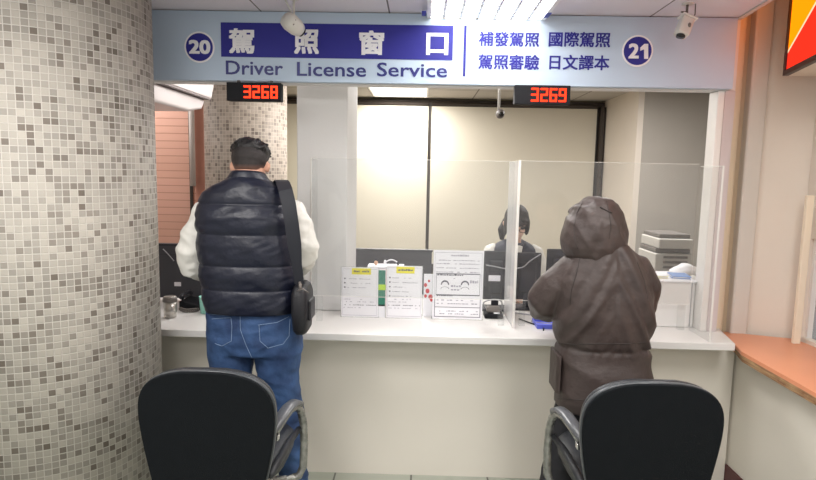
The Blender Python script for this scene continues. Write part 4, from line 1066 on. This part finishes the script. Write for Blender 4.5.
AR = [Vector((xh(634, 268), YH, zh(634, 272))), Vector((xh(643, 286), YH+.01, zh(643, 288))), Vector((xh(644, 306), YH+.03, zh(644, 308))), Vector((.955, YH+.11, .965)), Vector((.90, YH+.20, .965)), Vector((.85, YH+.28, .975))]
for S in (AL, AR): body.tube(S, [.055, .05, .045, .040, .033, .026], 14)
hand(body, AL[-1]+Vector((.01, .02, 0)), (.4, .85, -.1), (-.2, 0, .95), 1, .9, .6)
hand(body, AR[-1]+Vector((-.01, .02, 0)), (-.4, .85, -.1), (.2, 0, .95), -1, .9, .6)
LL = [(.725, YH, .74), (.70, YH+.01, .56), (.66, YH+.02, .40), (.625, YH, .22), (.60, YH, .07)]
LR = [(.885, YH, .74), (.89, YH+.01, .58), (.895, YH+.02, .42), (.90, YH, .22), (.90, YH, .07)]
for Lg in (LL, LR): body.tube(Lg, [.08, .07, .05, .042, .034], 14); b = Vector(Lg[-1]); body.tube([b+Vector((0, -.03, -.03)), b+Vector((0, .05, -.035)), b+Vector((0, .13, -.045))], [.034, .033, .024], 12)
remesh(body, 'body', m_skin, ch_, .007, 5)
eyes(hc, .90, Rh, ch_, m_eye)
tr = MB()
tr.loft([se_ring(.806, YH, z, hw_, .125, 28, 2.4) for z, hw_ in ((.86, .155), (.76, .17), (.66, .172))])
for Lg in (LL, LR): tr.tube([Vector(Lg[0])]+[Vector(p) for p in Lg[1:]], [.095, .088, .076, .068, .066], 20)
remesh(tr, 'trousers', m_pants, ch_, .008, 4, wr=.004, wscale=12, fine=.002, fscale=20)
# coat: torso, sleeves and hood
coat = MB(); rings = []
for k in range(60):
    z = crow[-1][0]+(crow[0][0]-crow[-1][0])*k/59; xc, hw_, d_ = interp(crow, z); rings.append(se_ring(xc, YH, z, hw_-.004, d_, 56, 2.4))
coat.loft(rings)
for S, nm in ((AL, 0), (AR, 1)):
    S2 = [S[0]+Vector((.05*(1 if nm == 0 else -1), 0, .0))]+S
    coat.tube(S2, [.070, .078, .078, .074, .066, .056, .048] if nm == 0 else [.070, .074, .070, .064, .062, .056, .048], 20)
zw = zh(600, 343)
def cfn(v):
    d_ = 0
    g = math.exp(-((v.z-zw)/.010)**2); d_ -= .006*g
    d_ += .0030*sin(v.x*120+4*noise.noise(v*15))*math.exp(-((v.z-zw)/.022)**2)
    a_ = v.x-.80
    if v.z > zw:      # long diagonal drape folds falling from the shoulders to the waist
        u = v.x*(1 if a_ > 0 else -1)*5.0+v.z*2.6
        d_ += .013*(1-2.4*abs(noise.noise(Vector((u*2.4, v.z*1.1, v.y*2)))))*min(1, .35+abs(a_)*6)
        d_ += .0055*noise.noise(Vector((u*7, v.z*3, v.y*4)))
    else: d_ += .008*(1-2.4*abs(noise.noise(Vector((v.x*3, v.z*11+v.x*2, v.y*2)))))
    return d_
ct_ = remesh(coat, 'hooded_coat', m_coat, ch_, .0075, 5, wr=.0035, wscale=7, fine=.0, fscale=18, fn=cfn)
HR = [(198, 589, 606, .05), (200.5, 583, 612, .08), (206, 576.5, 617.5, .105), (214, 571.5, 621.5, .125), (224, 567, 624.5, .137), (235, 564, 625.8, .142), (245, 562.8, 625.5, .14), (252, 564, 624, .13), (258, 570, 620, .12)]
hrow = [(zh(597, y), (xh(l, y)+xh(r_, y))/2, (xh(r_, y)-xh(l, y))/2, d_) for y, l, r_, d_ in HR]
q = MB(); outer = []; N_ = 72
for k in range(N_+1):
    z = hrow[-1][0]+(hrow[0][0]-hrow[-1][0])*(1-(1-k/N_)**1.5); xc, hw_, d_ = interp(hrow, z)
    outer.append((z, xc, hw_, d_))
hood = MB(); hood.loft([se_ring(xc, YH+.015, z, hw_, d_, 64, 2.15) for z, xc, hw_, d_ in outer])
hood = remesh(hood, 'hood', m_coat, ch_, .006, 3)
# fold the front of the hood inwards to make the face opening, keep the back full
fd = Rh @ Vector((0, 1, 0)); fd.z = 0; fd.normalize(); sdv = Vector((fd.y, -fd.x, 0))
ns = [v.normal.copy() for v in hood.data.vertices]
for v, n_ in zip(hood.data.vertices, ns):
    rel = v.co-Vector((hc.x, YH+.015, hc.z)); f_ = rel.dot(fd); s_ = rel.dot(sdv); zz = rel.z
    if f_ > .065 and abs(s_) < .085 and zz < .075: v.co -= fd*(f_-.045)*.9
    q3 = Vector((v.co.x*16-v.co.z*9, v.co.y*10, v.co.z*7+v.co.x*12))
    q4 = Vector((v.co.x*14+v.co.z*8, v.co.y*6, v.co.z*3))
    v.co += n_*(.008*(1-2.4*abs(noise.noise(q4)))+.004*noise.noise(q3*1.6))
hj = projector(hood); cj = projector(ct_)
line_on(hj, [(583, 201), (577, 213), (574, 226), (575, 240), (578, 250)], .0022, 'hood_seam', m_coatd, hood, .0)
line_on(hj, [(606, 199), (609, 212), (611, 226), (609, 240)], .0016, 'hood_seam', m_coatd, hood, .0)
line_on(hj, [(600, 207), (607, 210.5), (613, 213.5)], .0045, 'adjuster_tab', m_coatd, hood, .0005)
line_on(cj, [(580, 258), (576, 275), (571, 292), (570, 306)], .0022, 'sleeve_seam', m_coatd, ct_, .0)
line_on(cj, [(637, 262), (644, 280), (648, 300)], .0020, 'sleeve_seam', m_coatd, ct_, .0)
line_on(cj, [(558, 343), (575, 344.5), (600, 343.5), (625, 344), (647, 342)], .0022, 'waist_drawcord', m_coatd, ct_, .0)
line_on(cj, [(557, 398.5), (580, 400), (605, 401), (648, 401)], .0018, 'hem_stitching', m_coatd, ct_, .0)
A = at(553.5, 352, YH-.03); B = at(557, 390, YH-.03)
q = MB(); q.loft([[Vector((A.x+dx, YH+y, z)) for dx, y in ((.006, -.07), (.022, -.09), (.022, .05), (.006, .06))] for z in (B.z, B.z+.01, (A.z+B.z)/2, A.z)])
q.build('pocket_flap', m_coat, ch_, bevel=.005)
for Lg in (LL, LR):
    b = Vector(Lg[-1]); q = MB()
    q.tube([b+Vector((0, -.05, -.020)), b+Vector((0, -.02, -.006)), b+Vector((0, .06, -.022)), b+Vector((0, .12, -.034)), b+Vector((0, .165, -.042))], [.033, .044, .042, .038, .018], 16, .9, (0, 0, 1))
    sh = q.build('shoe', m_shoe, ch_, True)
    q = MB(); q.prism([(b.x+.040*cos(2*pi*k/24), b.y+.05+.12*sin(2*pi*k/24)) for k in range(24)], .001, .018); q.build('sole', m_shoe, sh, bevel=.004)

# ---- clerk behind the monitors
YW = 3.98
cx_ = at(514, 240, YW).x
ck = root('person', (cx_, YW, 0), 'person in navy vest with dark hair and glasses seated behind the middle divider', 'person')
zw2 = lambda py: at(514, py, YW).z
hd = Vector((cx_+.003, YW-.05, zw2(222)))
body = MB()
body.loft([se_ring(cx_, YW+.02*(1.1-z), z, hw_, d_, 24, 2.3) for z, hw_, d_ in ((.50, .16, .12), (.62, .14, .10), (.80, .135, .095), (.95, .15, .10), (1.05, .15, .09), (1.10, .11, .07), (1.13, .05, .05))])
body.tube([(cx_, YW+.01, 1.08), (cx_, YW-.01, 1.15), (hd.x, hd.y+.01, hd.z-.02)], [.055, .047, .045], 14)
Rw = head(body, hd, .97, radians(30), pi)
WL = [Vector((cx_-.145, YW, 1.065)), Vector((cx_-.185, YW-.02, .96)), Vector((cx_-.19, YW-.06, .88)), Vector((cx_-.12, YW-.22, .855)), Vector((cx_-.06, YW-.36, .855))]
WR = [Vector((cx_+.145, YW, 1.065)), Vector((cx_+.185, YW-.02, .96)), Vector((cx_+.19, YW-.06, .88)), Vector((cx_+.12, YW-.22, .855)), Vector((cx_+.06, YW-.36, .855))]
for S in (WL, WR): body.tube(S, [.044, .040, .037, .031, .024], 12)
hand(body, WL[-1]+Vector((.006, -.02, 0)), (.2, -.9, -.05), (0, 0, 1), -1, .85, .5)
hand(body, WR[-1]+Vector((-.006, -.02, 0)), (-.2, -.9, -.05), (0, 0, 1), 1, .85, .5)
for sx_ in (-1, 1):
    body.tube([(cx_+sx_*.08, YW+.02, .54), (cx_+sx_*.09, YW-.20, .54), (cx_+sx_*.09, YW-.34, .50), (cx_+sx_*.09, YW-.36, .30), (cx_+sx_*.09, YW-.33, .07)], [.085, .075, .058, .050, .035], 14)
    body.tube([(cx_+sx_*.09, YW-.31, .045), (cx_+sx_*.09, YW-.40, .04), (cx_+sx_*.09, YW-.48, .03)], [.034, .032, .022], 12)
remesh(body, 'body', m_skin2, ck, .008, 4)
eyes(hd, .97, Rw, ck, m_eye)
def hw2(p): return hd+Rw @ (Vector(p)*.97)
q = MB()
for sx_ in (-1, 1):
    P = [hw2((sx_*(.034+.024*cos(a_)), .094, .002+.019*sin(a_))) for a_ in [2*pi*k/18 for k in range(19)]]; q.tube(P, .0018, 6)
q.tube([hw2((-.010, .096, .006)), hw2((.010, .096, .006))], .0018, 6)
q.build('glasses', m_black, ck, True)
hr = MB(); hr.ell(hw2((0, -.016, .030)), (.082, .100, .092), Rw); hr.ell(hw2((0, .062, .050)), (.060, .034, .036), Rw)
for sx_ in (-1, 1): hr.ell(hw2((sx_*.072, .020, -.012)), (.016, .050, .070), Rw); hr.ell(hw2((sx_*.066, .050, .005)), (.013, .030, .055), Rw)
hr.tube([hw2((-.03, -.085, -.01)), hw2((.05, -.085, -.055)), hw2((.085, -.04, -.095)), hw2((.085, .0, -.15))], [.036, .036, .032, .014], 14)
remesh(hr, 'hair', m_hair2, ck, .006, 3, wr=.002, wscale=50)
vs = MB(); vs.loft([se_ring(cx_, YW+.02*(1.1-z), z, hw_, d_, 32, 2.4) for z, hw_, d_ in ((.66, .165, .12), (.80, .16, .118), (.95, .168, .120), (1.04, .165, .112), (1.09, .150, .095), (1.125, .110, .08), (1.145, .062, .065))])
def vfn(v):
    if v.y < YW-.03 and abs(v.x-cx_) < max(0, (v.z-.98)*.45): return -.012
    return 0
remesh(vs, 'vest', m_vest2, ck, .008, 3, wr=.004, wscale=14, fn=vfn)
q = MB(); q.loft([[Vector((cx_+x, y, z)) for x, y in ((-w_, YW-.112), (w_, YW-.112), (w_*.8, YW-.06), (-w_*.8, YW-.06))] for z, w_ in ((.98, .012), (1.05, .034), (1.115, .044))]); q.build('shirt_front', m_shirt, ck, bevel=.006)
for S in (WL, WR):
    s_ = MB(); s_.tube([S[0]+Vector((.03 if S is WL else -.03, 0, .01))]+S, [.05, .056, .052, .048, .040, .032], 16); remesh(s_, 'shirt_sleeve', m_shirt, ck, .008, 3, wr=.004, wscale=14)
s_ = MB(); s_.loft([se_ring(cx_, YW+.02, z, .17, .13, 24, 2.5) for z in (.48, .56, .66)])
for sx_ in (-1, 1): s_.tube([(cx_+sx_*.08, YW+.02, .54), (cx_+sx_*.09, YW-.20, .54), (cx_+sx_*.09, YW-.34, .50), (cx_+sx_*.09, YW-.36, .30), (cx_+sx_*.09, YW-.33, .10)], [.10, .088, .07, .062, .058], 16)
remesh(s_, 'trousers', m_pants, ck, .009, 3)
for sx_ in (-1, 1): MB().tube([(cx_+sx_*.09, YW-.28, .05), (cx_+sx_*.09, YW-.34, .055), (cx_+sx_*.09, YW-.42, .04), (cx_+sx_*.09, YW-.50, .03)], [.035, .044, .038, .018], 14, .9).build('shoe', m_shoe, ck, True)
t = root('office_stool', (cx_, YW+.03, 0), 'dark office stool under the seated clerk', 'stool')
MB().lathe((cx_, YW+.03), [(.16, .395), (.19, .405), (.19, .425), (.15, .437)]).build('seat', m_seat, t, True)
MB().cyl((cx_, YW+.03), 0.025, .03, .394).build('column', m_chrome, t, True)
MB().lathe((cx_, YW+.03), [(.20, .0), (.20, .012), (.05, .03)]).build('base', m_chrome, t, True)
